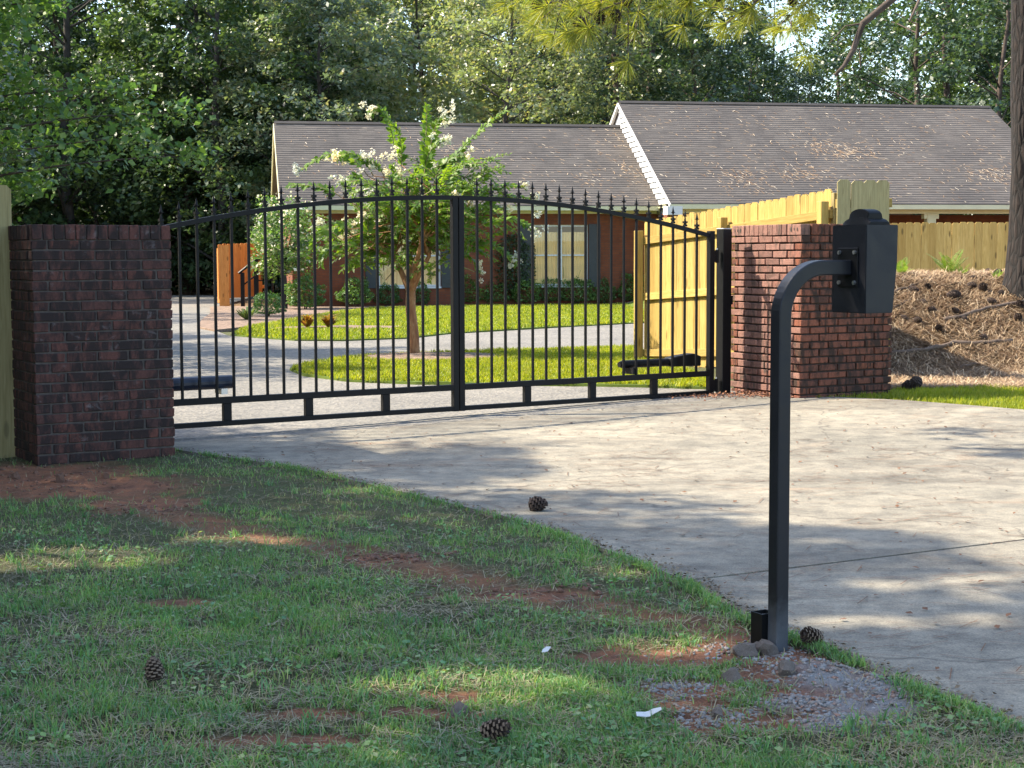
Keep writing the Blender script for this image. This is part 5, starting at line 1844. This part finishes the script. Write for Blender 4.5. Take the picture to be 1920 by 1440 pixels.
# ferns and weeds at the crest of the bank
def fern(x, y, n, L, label, seed):
    rr = random.Random(seed)
    z = gh1(x, y) - 0.02
    root = empty("fern", (x, y, z), 0, label, "fern", "green plants at the foot of the amber fence")
    V = []
    for k in range(n):
        a = rr.uniform(0, 6.28); e = rr.uniform(0.8, 1.45); l = L * rr.uniform(0.6, 1.1)
        d = Vector((math.cos(a) * math.cos(e), math.sin(a) * math.cos(e), math.sin(e)))
        s = Vector((-math.sin(a), math.cos(a), 0))
        m = 16
        for i in range(1, m):
            t = i / m
            p = d * l * t + Vector((math.cos(a) * 0.25 * l * t * t, math.sin(a) * 0.25 * l * t * t, -0.2 * l * t * t))
            w = l * 0.22 * math.sin(math.pi * (0.15 + 0.8 * t)); h = l / m * 0.42
            for sg in (-1, 1):
                q = p + s * sg * w + d * h * 1.6
                V += [tuple(p - d * h), tuple(p + (q - p) * 0.5 - d * h * 0.7), tuple(q), tuple(p + (q - p) * 0.5 + d * h)]
    link("frond", mesh_np("frond", np.array(V), np.arange(len(V)).reshape(-1, 4), M['fern']), root)


fern(4.55, 18.75, 9, 0.30, "upright bright fern at the foot of the amber fence near the keypad box", 1)
fern(5.16, 18.85, 12, 0.42, "taller leafy weed at the foot of the amber fence near the pine trunk", 2)
fern(5.25, 18.7, 8, 0.2, "low leafy weed beside the tall weed on the bank crest", 4)
fern(5.56, 18.4, 7, 0.18, "small fern beside the foot of the pine trunk", 3)


# ------------------------------------------------------------------ cedar fence and hand rail by the house steps
fence((-8.08, 44.2), (-6.95, 45.4), 0.22, 0.28, 1.5, M['cedar'], M['cedar'], "orange cedar fence panel at the end of the left drive", rail_side=1, post_at=(0.1, 1.4), pitch=0.15, rails=(0.25, 1.2))
fence((-8.06, 44.18), (-7.78, 44.18), 0.02, 0.02, 1.68, M['cedar'], M['cedar'], "two wide cedar boards forming the end of the orange fence", name="cedar_post_boards", pitch=0.14)
hr = empty("hand_rail", (-7.30, 43.2, 0), 0, "black hand rail beside the steps in front of the cedar fence", "hand rail")
MB().b2((0, -0.05, 0), (0.1, 0.05, 0.95)).build("post", M['black'], hr)
MB().b2((0.36, -0.05, 0), (0.48, 0.05, 1.28)).build("post", M['black'], hr)
MB().tube([(-0.05, 0, 0.93), (0.42, 0, 1.30), (0.8, 0, 1.30)], 0.035, 6).build("top_rail", M['black'], hr)
MB().tube([(0.05, 0, 0.60), (0.42, 0, 0.88)], 0.02, 6).build("mid_rail", M['black'], hr)
pnl = MB()
for z in (0.72, 1.0): pnl.b2((0.48, -0.015, z), (0.84, 0.015, z + 0.03))
for x in (0.54, 0.67, 0.79): pnl.b2((x, -0.012, 0.75), (x + 0.025, 0.012, 1.0))
pnl.b2((0.82, -0.03, 0.3), (0.87, 0.03, 1.3))
pnl.build("rail_panel", M['black'], hr)

# ------------------------------------------------------------------ grass
def grass_mat(name, cols, trans=0.35, tint=(1.2, 1.25, 0.5)):
    return leaf_mat(name, cols, trans, tint, 0.5, 0.35, 2.0)


M['grass'] = grass_mat("grass_blades", [(0.10, 0.22, 0.08), (0.16, 0.31, 0.105), (0.14, 0.30, 0.16), (0.24, 0.35, 0.13), (0.18, 0.37, 0.125), (0.40, 0.43, 0.23)])
M['grass_dry'] = grass_mat("dry_grass_blades", [(0.30, 0.24, 0.14), (0.40, 0.33, 0.20), (0.22, 0.17, 0.10)], 0.2, (1, 1, 0.8))
M['grass_sun'] = grass_mat("lawn_blades", [(0.15, 0.22, 0.02), (0.24, 0.31, 0.025), (0.31, 0.36, 0.035), (0.38, 0.37, 0.08), (0.22, 0.30, 0.02)], 0.45, (1.25, 1.2, 0.3))


def blades(name, x, y, z, L, w, matl, rng, lean=0.6, segs=2):
    n = len(x)
    a = rng.uniform(0, 2 * np.pi, n)
    l = L * rng.uniform(0.5, 1.25, n)
    ln = rng.uniform(0.15, 1.0, n) * lean
    dx, dy = np.cos(a), np.sin(a)
    b = rng.uniform(0, 2 * np.pi, n)
    px, py = np.cos(b) * w / 2, np.sin(b) * w / 2
    h1 = l * 0.55 * np.cos(ln * 0.6); r1 = l * 0.55 * np.sin(ln * 0.6)
    h2 = h1 + l * 0.45 * np.cos(ln * 1.5); r2 = r1 + l * 0.45 * np.sin(ln * 1.5)
    V = np.zeros((n, 5, 3))
    V[:, 0] = np.stack([x - px, y - py, z], 1); V[:, 1] = np.stack([x + px, y + py, z], 1)
    V[:, 2] = np.stack([x + dx * r1 + px * .8, y + dy * r1 + py * .8, z + h1], 1)
    V[:, 3] = np.stack([x + dx * r1 - px * .8, y + dy * r1 - py * .8, z + h1], 1)
    V[:, 4] = np.stack([x + dx * r2, y + dy * r2, z + h2], 1)
    base = np.arange(n)[:, None] * 5
    F = np.concatenate([base + np.array([[0, 1, 2]]), base + np.array([[0, 2, 3]]), base + np.array([[3, 2, 4]])], 0)
    return mesh_np(name, V.reshape(-1, 3), F, matl)


def scatter(poly_or_fn, x0, x1, y0, y1, n, rng, near_bias=False):
    if near_bias:
        # density falls off with distance squared
        u = rng.random(n); y = 1 / (1 / y0 + u * (1 / y1 - 1 / y0)); x = rng.uniform(-1, 1, n) * (y * 0.345 + 0.15)
    else:
        x = rng.uniform(x0, x1, n); y = rng.uniform(y0, y1, n)
    k = poly_or_fn(x, y)
    return x[k], y[k]


def strips_np(x, y, z, ang, L, w, tilt):
    n = len(x)
    dx, dy, dz = np.cos(ang) * np.cos(tilt) * L / 2, np.sin(ang) * np.cos(tilt) * L / 2, np.sin(tilt) * L / 2
    px, py = -np.sin(ang) * w / 2, np.cos(ang) * w / 2
    V = np.zeros((n, 4, 3))
    V[:, 0] = np.stack([x - dx - px, y - dy - py, z - dz], 1); V[:, 1] = np.stack([x + dx - px, y + dy - py, z + dz], 1)
    V[:, 2] = np.stack([x + dx + px, y + dy + py, z + dz], 1); V[:, 3] = np.stack([x - dx + px, y - dy + py, z - dz], 1)
    return V.reshape(-1, 3)



def on_lawn(x, y):
    edge = 0.03 * (fbm(x * 5, y * 5, 31) - 0.5)
    inside = ~in_poly(x + edge - 0.012, y, CONC) & ~in_poly(x, y, INNER)
    # not inside the pillars
    u = (x + 3.094) * math.cos(A_L) + (y - 10.35) * math.sin(A_L); v = -(x + 3.094) * math.sin(A_L) + (y - 10.35) * math.cos(A_L)
    inside &= ~((u > -0.01) & (u < WL + 0.01) & (v > -0.01))
    inside &= x < DRIVE_SPLIT(y)
    return inside


def DRIVE_SPLIT(y):
    ys = np.array([p[1] for p in DRIVE_L])[::-1]; xs = np.array([p[0] for p in DRIVE_L])[::-1]
    return np.interp(y, ys, xs) + 0.03


def ground_z(x, y):
    lump = 0.022 * (fbm(x * 1.7, y * 1.7, 2) - 0.5) + 0.02 * (fbm(x * 7, y * 7, 4) - 0.5)
    b = bare(x, y); cm = cement(x, y)
    return gh(x, y) + lump + b * (0.03 * (fbm(x * 11, y * 11, 6) - 0.5) - 0.004) + cm * 0.014 - 0.006


g_rng = np.random.default_rng(100)
x, y = scatter(on_lawn, 0, 0, 3.75, 11.6, 430000, g_rng, True)
b = bare(x, y); cm = cement(x, y)
pt = np.clip((fbm(x * 1.6, y * 1.6, 41) - 0.30) * 2.2, 0.12, 1) * np.clip((fbm(x * 6, y * 6, 43) - 0.22) * 2.0, 0.08, 1)
dens = (1 - 0.96 * b) * (1 - 0.85 * cm) * pt
k = g_rng.random(len(x)) < dens * 1.1
x, y = x[k], y[k]
zz = ground_z(x, y)
tall = 0.022 + 0.018 * fbm(x * 3, y * 3, 51) + 0.018 * np.clip((fbm(x * 9, y * 9, 57) - 0.55) * 4, 0, 1)
me = blades("near_lawn_grass", x, y, zz, tall, 0.0042, M['grass'], g_rng, 1.3)
link("near_lawn_grass", me, kind='stuff')
# dry blades and thatch, thicker round the bare places
x, y = scatter(on_lawn, 0, 0, 3.75, 11.6, 90000, g_rng, True)
b = bare(x, y)
k = g_rng.random(len(x)) < (0.30 + 0.5 * b * (1 - b) * 2) * (1 - 0.8 * b) * (1 - 0.9 * cement(x, y)) * (0.3 + fbm(x * 5, y * 5, 61))
x, y = x[k], y[k]
link("dry_grass", blades("dry_grass", x, y, ground_z(x, y), 0.045, 0.0035, M['grass_dry'], g_rng, 1.45), kind='stuff')
# flattened dead stems and needles matted into the turf
x, y = scatter(on_lawn, 0, 0, 3.75, 11.6, 60000, g_rng, True)
k = g_rng.random(len(x)) < (0.25 + 0.5 * np.clip((fbm(x * 2.4, y * 2.4, 64) - 0.4) * 3, 0, 1)) * (1 - 0.7 * bare(x, y)) * (1 - 0.9 * cement(x, y))
x, y = x[k], y[k]
V_ = strips_np(x, y, ground_z(x, y) + g_rng.uniform(0.004, 0.022, len(x)), g_rng.uniform(0, 6.28, len(x)), g_rng.uniform(0.03, 0.11, len(x)), 0.0028, g_rng.normal(size=len(x)) * 0.12)
link("matted_stems", mesh_np("matted_stems", V_, np.arange(len(V_)).reshape(-1, 4), M['grass_dry']), kind='stuff')
pl_ = np.array(DRIVE_L[1:-1]); n = 9000
seg = g_rng.integers(0, len(pl_) - 1, n); t = g_rng.random(n)
ex = pl_[seg, 0] * (1 - t) + pl_[seg + 1, 0] * t; ey = pl_[seg, 1] * (1 - t) + pl_[seg + 1, 1] * t
x = ex - np.abs(g_rng.normal(size=n)) * 0.03 + 0.012 * (fbm(ey * 9, ex * 9, 77) - 0.3); y = ey
k = g_rng.random(n) < np.clip((fbm(ex * 5, ey * 5, 78) - 0.3) * 3, 0.05, 1); x, y = x[k], y[k]
link("edge_grass", blades("edge_grass", x, y, gh(x, y) + 0.004, 0.04, 0.0042, M['grass'], g_rng, 1.35), kind='stuff')
# coarse tufts of crab grass
tx, ty = scatter(on_lawn, 0, 0, 3.9, 9.5, 800, g_rng, True)
bb_ = bare(tx, ty); k = bb_ < 0.5; tx, ty = tx[k], ty[k]
X = np.repeat(tx, 16) + g_rng.normal(size=len(tx) * 16) * 0.015; Yy = np.repeat(ty, 16) + g_rng.normal(size=len(tx) * 16) * 0.015
k = on_lawn(X, Yy); X, Yy = X[k], Yy[k]
link("crab_grass", blades("crab_grass", X, Yy, ground_z(X, Yy), 0.056, 0.0052, M['grass'], g_rng, 1.3), kind='stuff')
# clover-like ground weeds
x, y = scatter(on_lawn, 0, 0, 3.75, 8, 15000, g_rng, True)
k = (fbm(x * 3.1, y * 3.1, 71) > 0.56) & (bare(x, y) < 0.4); x, y = x[k], y[k]
link("ground_weeds", leaf_cloud("ground_weeds", np.stack([x, y, ground_z(x, y) + g_rng.uniform(0.012, 0.03, len(x))], 1), 0.016, M['weed'] if 'weed' in M else M['grass'], g_rng, 1.5, asp=1.6), kind='stuff')


def lawn_patch(name, poly, n, L, w, matl, lift, lean=0.9, mask=None):
    xs = [p[0] for p in poly]; ys = [p[1] for p in poly]
    x, y = scatter(lambda a, b: in_poly(a, b, poly), min(xs), max(xs), min(ys), max(ys), n, g_rng)
    x = x + 0.05 * (fbm(x * 4, y * 4, 12) - 0.5) * 2; y = y + 0.12 * (fbm(x * 5, y * 5, 14) - 0.5) * 2
    k = g_rng.random(len(x)) < 0.45 + 0.9 * fbm(x * 1.5, y * 1.5, 15)
    x, y = x[k], y[k]
    if mask is not None: k = mask(x, y); x, y = x[k], y[k]
    L = L * (0.7 + 0.6 * fbm(x * 2, y * 2, 16))
    me = blades(name, x, y, gh(x, y) + lift, L, w, matl, g_rng, lean)
    link(name, me, kind='stuff')


lawn_patch("island_grass", ISLAND, 110000, 0.055, 0.010, M['grass_sun'], 0.03, mask=lambda x, y: (((x + 1.05) / 0.85) ** 2 + ((y - 20.9) / 0.8) ** 2) > 1.0 + 0.3 * (fbm(x * 6, y * 6, 3) - 0.5))
lawn_patch("far_lawn_grass", FARLAWN, 130000, 0.07, 0.02, M['grass_sun'], 0.025, mask=lambda x, y: ~in_poly(x, y, [(-4.5, 29.4), (-2.2, 29.3), (-2.0, 30.3), (-3.2, 30.8), (-4.3, 30.2)]))
VERGE = [(2.62, 14.0), (2.9, 14.11), (3.4, 13.78), (4.17, 12.93), (5.6, 11.25), (6.6, 10.9), (7.0, 14.9), (5.2, 15.2), (4.2, 15.15), (3.62, 15.0), (3.45, 14.62)]
lawn_patch("verge_grass", VERGE, 90000, 0.055, 0.007, M['grass_sun'], -0.012)

# ------------------------------------------------------------------ pine straw on the bank and the drive
def strips(name, x, y, z, ang, L, w, tilt, matl, n_norm=None):
    n = len(x)
    dx, dy, dz = np.cos(ang) * np.cos(tilt) * L / 2, np.sin(ang) * np.cos(tilt) * L / 2, np.sin(tilt) * L / 2
    px, py = -np.sin(ang) * w / 2, np.cos(ang) * w / 2
    V = np.zeros((n, 4, 3))
    V[:, 0] = np.stack([x - dx - px, y - dy - py, z - dz], 1); V[:, 1] = np.stack([x + dx - px, y + dy - py, z + dz], 1)
    V[:, 2] = np.stack([x + dx + px, y + dy + py, z + dz], 1); V[:, 3] = np.stack([x - dx + px, y - dy + py, z - dz], 1)
    return mesh_np(name, V.reshape(-1, 3), np.arange(n * 4).reshape(n, 4), matl)


M['straw'] = litter_mat(); M['straw'].name = "pine_straw"
for e_, c_ in zip([q for q in M['straw'].node_tree.nodes if q.type == 'VALTORGB'][0].color_ramp.elements, ((0.11, 0.058, 0.03), (0.25, 0.155, 0.08), (0.41, 0.28, 0.155), (0.60, 0.47, 0.31))): e_.color = (*c_, 1)
M['needle_dark'] = simple("fallen_needles", (0.15, 0.07, 0.035), 0.85, 0.4, 20)


def bank_z(x, y):
    lump = 0.022 * (fbm(x * 1.7, y * 1.7, 2) - 0.5) + 0.02 * (fbm(x * 7, y * 7, 4) - 0.5)
    return gh(x, y) + lump


n = 60000
y = g_rng.uniform(14.9, 20.2, n); x = y * g_rng.uniform(0.19, 0.345, n)
k = (x > 3.0) & (y + 0.5 * (fbm(x * 3, y * 3, 8) - 0.5) > 15.0)
u = (x - 2.53) * math.cos(A_R) + (y - 14.0) * math.sin(A_R); v = -(x - 2.53) * math.sin(A_R) + (y - 14.0) * math.cos(A_R)
k &= ~((u > -0.05) & (u < WR + 0.03) & (v > -0.05) & (v < WR + 0.05))
x, y = x[k], y[k]
clump = fbm(x * 2.5, y * 2.5, 90)
ang = 6.0 * clump + g_rng.normal(size=len(x)) * 0.7
sl = 1.0 * 0.3
link("pine_straw", strips("pine_straw", x, y, bank_z(x, y) + g_rng.uniform(0.005, 0.035, len(x)), ang, g_rng.uniform(0.08, 0.2, len(x)), 0.0045,
                          g_rng.normal(size=len(x)) * 0.22 + 0.24 * np.sin(ang), M['straw']), kind='stuff')
# loose needles and leaf bits on the concrete
n = 3200
cx = g_rng.uniform(-1.8, 4.5, 220); cy = g_rng.uniform(4.6, 14.0, 220)
i = g_rng.integers(0, 220, n)
x = cx[i] + g_rng.normal(size=n) * 0.22; y = cy[i] + g_rng.normal(size=n) * 0.12
k = in_poly(x, y, CONC); x, y = x[k], y[k]
link("fallen_needles", strips("fallen_needles", x, y, gh(x, y) + 0.017, g_rng.normal(size=len(x)) * 0.6, g_rng.uniform(0.05, 0.17, len(x)), 0.0035, 0 * x, M['needle_dark']), kind='stuff')
n = 1100
x = g_rng.uniform(-2, 5, n); y = g_rng.uniform(5, 14, n); k = in_poly(x, y, CONC); x, y = x[k], y[k]
link("leaf_crumbs", leaf_cloud("leaf_crumbs", np.stack([x, y, gh(x, y) + 0.019], 1), 0.022, M['needle_dark'], g_rng, 3.0, asp=1.2), kind='stuff')
# soil and dead grass spilling over the slab's left edge
pl_ = np.array(DRIVE_L[1:-1]); n = 2300
seg = g_rng.integers(0, len(pl_) - 1, n); t = g_rng.random(n)
x = pl_[seg, 0] * (1 - t) + pl_[seg + 1, 0] * t + np.abs(g_rng.normal(size=n)) * 0.035 * (0.4 + 1.6 * vnoise(np.arange(n) * 0 + pl_[seg, 0] * 3 + t * 4, pl_[seg, 1] * 3, 8)); y = pl_[seg, 1] * (1 - t) + pl_[seg + 1, 1] * t + g_rng.normal(size=n) * 0.02
k = in_poly(x, y, CONC); x, y = x[k], y[k]
link("edge_soil", leaf_cloud("edge_soil", np.stack([x, y, gh(x, y) + 0.016 + g_rng.uniform(0, 0.006, len(x))], 1), 0.013, simple("edge_dirt", (0.19, 0.145, 0.095), 0.95, 0.5, 60), g_rng, 1.2, asp=1.5), kind='stuff')
# clay crumbs washed out beside the hinge post
n = 900
x = g_rng.normal(2.1, 0.28, n); y = g_rng.normal(14.25, 0.13, n)
link("clay_crumbs", leaf_cloud("clay_crumbs", np.stack([x, y, gh(x, y) + 0.02 + g_rng.uniform(0, 0.03, n) * np.exp(-((x - 2.1) / 0.3) ** 2)], 1), 0.017, simple("clay_crumb", (0.25, 0.115, 0.062), 0.95, 0.3, 30), g_rng, 0.6, asp=1.6), kind='stuff')


# ------------------------------------------------------------------ stones and rubble
def rock_mesh(seed, sub=2):
    bm = bmesh.new(); bmesh.ops.create_icosphere(bm, subdivisions=sub, radius=1)
    for v in bm.verts:
        q = v.co.copy()
        v.co = q * (1 + 0.45 * mnoise.noise(q * 1.3 + Vector((seed * 3.1, 0, 0))) + 0.10 * mnoise.noise(q * 3 + Vector((0, seed, 0))))
        v.co.z *= 0.8
    me = D.meshes.new("rock"); bm.to_mesh(me); bm.free(); me.materials.append(M['rock'])
    return me


RM = [rock_mesh(s) for s in range(4)]
RC = [rock_mesh(s) for s in (7, 8)]
M['clay_lump'] = simple('clay_lump', (0.19, 0.10, 0.065), 0.95, 0.35, 20, bmp=0.8)
for q in RC: q.materials[0] = M['clay_lump']
rocks = [(0.795, 5.36, 0.045, "largest pale rock beside the foot of the pedestal, against the left"), (0.868, 5.385, 0.040, "pale angular rock touching the foot of the pedestal"), (0.835, 5.42, 0.03, "small brown rock between the two big rocks at the pedestal foot"),
         (0.70, 5.03, 0.035, "flat tan stone on the clay in front of the pedestal"), (0.885, 5.08, 0.034, "grey stone on the rubble in front of the pedestal"), (0.60, 4.62, 0.020, "small white grey stone in the red clay patch"),
         (-0.16, 4.63, 0.026, "lone reddish stone in the lawn above the front pine cone"), (-2.72, 9.55, 0.05, "red clay lump on the bare ground before the sooty pillar"), (-2.5, 9.75, 0.04, "small clay lump right of the larger lump before the pillar"), (-3.05, 9.75, 0.045, "pale clod at the corner of the sooty pillar")]
for k, (x, y, s, lab) in enumerate(rocks):
    if k >= 7: s *= 0.7
    o = link("rock", RC[k % 2] if k >= 7 else RM[k % 4], None, (x, y, float(ground_z(np.array([x]), np.array([y]))[0]) + s * 0.35), (0.3 * k, 0.2 * k, 1.7 * k), (s * 1.15, s, s))
    tag(o, lab, "rock", "loose stones on the lawn")
# gravel and rubble
bm = bmesh.new(); bmesh.ops.create_icosphere(bm, subdivisions=1, radius=1)
bv = np.array([v.co[:] for v in bm.verts]); bf = np.array([[v.index for v in f.verts] for f in bm.faces]); bm.free()


def rubble(name, n, centers, size, matl, rng):
    P = []; S = []
    for _ in range(n):
        cx, cy, rx, ry = centers[rng.integers(len(centers))]
        P.append((cx + rng.normal() * rx * 0.55, cy + rng.normal() * ry * 0.55)); S.append(size * rng.uniform(0.4, 1.0) ** 2 + 0.003)
    P = np.array(P); S = np.array(S)
    k = on_lawn(P[:, 0], P[:, 1]); P, S = P[k], S[k]
    z = ground_z(P[:, 0], P[:, 1])
    n = len(P)
    jit = 1 + 0.3 * rng.normal(size=(n, len(bv), 1))
    sc = np.stack([S * rng.uniform(0.7, 1.4, n), S * rng.uniform(0.7, 1.4, n), S * rng.uniform(0.5, 0.9, n)], 1)
    V = bv[None] * jit * sc[:, None] + np.stack([P[:, 0], P[:, 1], z + S * 0.3], 1)[:, None]
    F = (bf[None] + (np.arange(n) * len(bv))[:, None, None]).reshape(-1, 3)
    link(name, mesh_np(name, V.reshape(-1, 3), F, matl), kind='stuff')


def pebble_mat():
    m, nd, lk, b = mat("rubble")
    g = nd.new("ShaderNodeNewGeometry")
    lk.new(ramp(nd, lk, g.outputs["Random Per Island"], [(0, (0.26, 0.12, 0.07)), (0.18, (0.27, 0.21, 0.17)), (0.6, (0.20, 0.19, 0.18)), (1, (0.31, 0.30, 0.285))]), b.inputs["Base Color"])
    b.inputs["Roughness"].default_value = 0.9
    return m


M['pebble'] = pebble_mat()
rubble("rubble", 2800, CEMENT[2:] + [(0.95, 5.1, 0.25, 0.2), (0.62, 4.6, 0.2, 0.14), (0.5, 4.95, 0.15, 0.12), (0.85, 5.4, 0.25, 0.16)], 0.0058, M['pebble'], g_rng)
rubble("clay_clods", 500, [(-3.0, 9.9, 0.75, 0.5), (-2.6, 9.4, 0.7, 0.45), (-0.6, 7.1, 0.3, 0.1), (0.05, 6.35, 0.4, 0.15), (-1.95, 8.5, 0.3, 0.2)], 0.013, simple("clay_clod", (0.17, 0.085, 0.055), 0.95, 0.35, 40), g_rng)

# ------------------------------------------------------------------ pine cones
CM = [cone_mesh(0.105, 0.034, 6, M['cone'], M['cone_tip'], s) for s in range(2)]
CMD = [cone_mesh(0.10, 0.036, 6, M['cone_dark'], M['cone'], s + 5) for s in range(2)]


def cone(me, x, y, z, rot, s, label, group=None):
    o = link("pine_cone", me, None, (x, y, z), rot, (s, s, s))
    tag(o, label, "pine cone", group)
    return o


def gz(x, y): return float(ground_z(np.array([x]), np.array([y]))[0])


cone(CMD[0], 0.085, 8.32, 0.045, (math.radians(88), 0, math.radians(96)), 0.88, "dark pine cone lying on the concrete near the lawn edge")
cone(CM[0], -1.13, 4.96, gz(-1.13, 4.96) + 0.02, (math.radians(-28), math.radians(-12), 0), 0.66, "pine cone standing upright in the grass at the lower left")
cone(CM[1], -0.085, 4.36, gz(-0.02, 4.37) + 0.026, (math.radians(70), 0, math.radians(75)), 0.72, "grey tipped pine cone lying in the grass at the front of the lawn")
cone(CM[1], 1.055, 5.42, 0.028, (math.radians(72), 0, math.radians(-60)), 0.72, "open reddish pine cone between the pedestal foot and the concrete")
bank_c = [(1880, 512), (1865, 517), (1820, 525), (1815, 540), (1875, 555), (1840, 546), (1775, 560), (1740, 543), (1735, 572), (1752, 583), (1795, 588), (1800, 560), (1850, 570), (1705, 548), (1905, 600), (1805, 605), (1760, 620), (1850, 637), (1700, 603), (1715, 605), (1895, 545), (1850, 510), (1910, 575)]
rr = random.Random(31)
def cone_label(px, py):
    rows = [(530, 'along the crest of the straw bank'), (560, 'in the upper band of the straw bank'), (590, 'in the middle band of the straw bank'), (999, 'in the lower band of the straw bank')]
    k = next(i for i, (a, b) in enumerate(rows) if py < a)
    lo = rows[k - 1][0] if k else 0
    xs = sorted(a for a, b in bank_c if lo <= b < rows[k][0])
    n = xs.index(px)
    return ('leftmost', 'second', 'third', 'fourth', 'fifth', 'sixth', 'seventh', 'eighth')[n] + ' dark pine cone ' + ('' if n == 0 else 'from the left ') + rows[k][1]


for k, (px, py) in enumerate(bank_c):
    # march the ray down onto the bank
    d = _m.to_3x3() @ Vector(((px - 960) / 3000, (720 - py) / 3000, -1)); d = d / d.y
    yy = 14.9
    while yy < 19.2 and CAM_H + d.z * yy > gh1(d.x * yy, yy): yy += 0.02
    s = rr.uniform(0.6, 1.0)
    cone(CMD[k % 2], d.x * yy, yy, gh1(d.x * yy, yy) + 0.018, (rr.uniform(1.0, 1.7), 0, rr.uniform(0, 6.28)), s, cone_label(px, py), "pine cones scattered on the straw bank")
cone(CMD[0], 3.66, 14.85, gh1(3.66, 14.85) + 0.035, (1.4, 0, 0.4), 1.25, "large pine cone in the shade at the right foot of the reddish pillar", "pine cones scattered on the straw bank")
cone(CMD[1], 3.78, 15.05, gh1(3.78, 15.05) + 0.035, (1.2, 0, 2.4), 1.25, "second shaded pine cone beyond the foot of the reddish pillar", "pine cones scattered on the straw bank")


# ------------------------------------------------------------------ fallen branches on the bank
def bank_point(px, py):
    d = _m.to_3x3() @ Vector(((px - 960) / 3000, (720 - py) / 3000, -1)); d = d / d.y
    yy = 14.9
    while yy < 19.4 and CAM_H + d.z * yy > gh1(d.x * yy, yy): yy += 0.01
    return Vector((d.x * yy, yy, gh1(d.x * yy, yy)))


def stick(pix, r0, label, r1=None):
    pts = [bank_point(*p) + Vector((0, 0, r0 * 0.8 + 0.012)) for p in pix]
    b = pts[0].copy()
    n = len(pts) - 1
    out = []; rad = []
    q = random.Random(int(pix[0][0]))
    for i in range(n):
        for s in range(4):
            t = s / 4
            out.append(pts[i].lerp(pts[i + 1], t) - b + Vector((0, q.uniform(-.006, .006), q.uniform(-.006, .008))))
            rad.append((r0 + ((r1 or r0 * 0.5) - r0) * (i + t) / n) * q.uniform(0.85, 1.15))
    out.append(pts[-1] - b); rad.append((r1 or r0 * 0.5))
    o = MB().tube(out, rad, 8).build("fallen_branch", M['stick'], smooth=True, loc=b)
    tag(o, label, "branch", "branches lying on the straw bank")


stick([(1668, 669), (1730, 662), (1778, 652), (1786, 648), (1840, 648), (1898, 644)], 0.022, "long pale branch lying across the lower straw bank", 0.02)
stick([(1770, 604), (1800, 598), (1850, 583), (1920, 570)], 0.020, "grey branch slanting up the straw bank to the right", 0.018)
stick([(1676, 550), (1710, 540), (1745, 524), (1765, 526)], 0.014, "thin dark branch high on the bank beside the keypad box")
stick([(1800, 692), (1830, 686), (1850, 679)], 0.012, "short reddish stick low on the straw bank")
stick([(1676, 580), (1690, 573), (1704, 566)], 0.010, "short stick on the bank just right of the keypad box")
stick([(1692, 532), (1693, 518), (1694, 506)], 0.012, "stub of broken branch at the left of the bank crest")

# ------------------------------------------------------------------ litter on the lawn
w = MB()
pp = [(-0.045, 0.004), (-0.012, -0.002), (0.0, 0.0), (0.012, 0.010), (0.040, 0.022)]
wv = []
for i, (x, z) in enumerate(pp):
    ww = (0.010, 0.012, 0.013, 0.012, 0.006)[i]
    wv += [(x, -ww, z), (x, ww, z), (x, ww, z + 0.003), (x, -ww, z + 0.003)]
wf = []
for i in range(len(pp) - 1):
    for k in range(4): wf.append((i * 4 + k, i * 4 + (k + 1) % 4, i * 4 + 4 + (k + 1) % 4, i * 4 + 4 + k))
wf += [(3, 2, 1, 0), (16, 17, 18, 19)]
w.add(wv, wf)
o = w.build("plastic_strip", M['white'], loc=(0.394, 4.54, gz(0.394, 4.54) + 0.034), rot=(0.55, -0.05, 0.1))
o.scale = (0.85, 0.8, 0.85)
tag(o, "bent white plastic strip lying in the grass", "litter")
w = MB().add([(-0.022, -0.008, 0), (0.004, -0.012, 0.006), (0.024, 0.006, 0.016), (0.006, 0.014, 0.012), (-0.012, 0.010, 0.002), (-0.022, -0.008, 0.002), (0.004, -0.012, 0.008), (0.024, 0.006, 0.018), (0.006, 0.014, 0.014), (-0.012, 0.010, 0.004)],
             [(4, 3, 2, 1, 0), (5, 6, 7, 8, 9), (0, 1, 6, 5), (1, 2, 7, 6), (2, 3, 8, 7), (3, 4, 9, 8), (4, 0, 5, 9)])
o = w.build("paper_scrap", M['white'], loc=(0.11, 5.27, gz(0.11, 5.27) + 0.028), rot=(0.5, 0, 0.3))
o.scale = (0.75, 0.75, 0.75)
tag(o, "crumpled white paper scrap in the grass left of the clay", "litter")

# ------------------------------------------------------------------ sky is the world's own Sky Texture
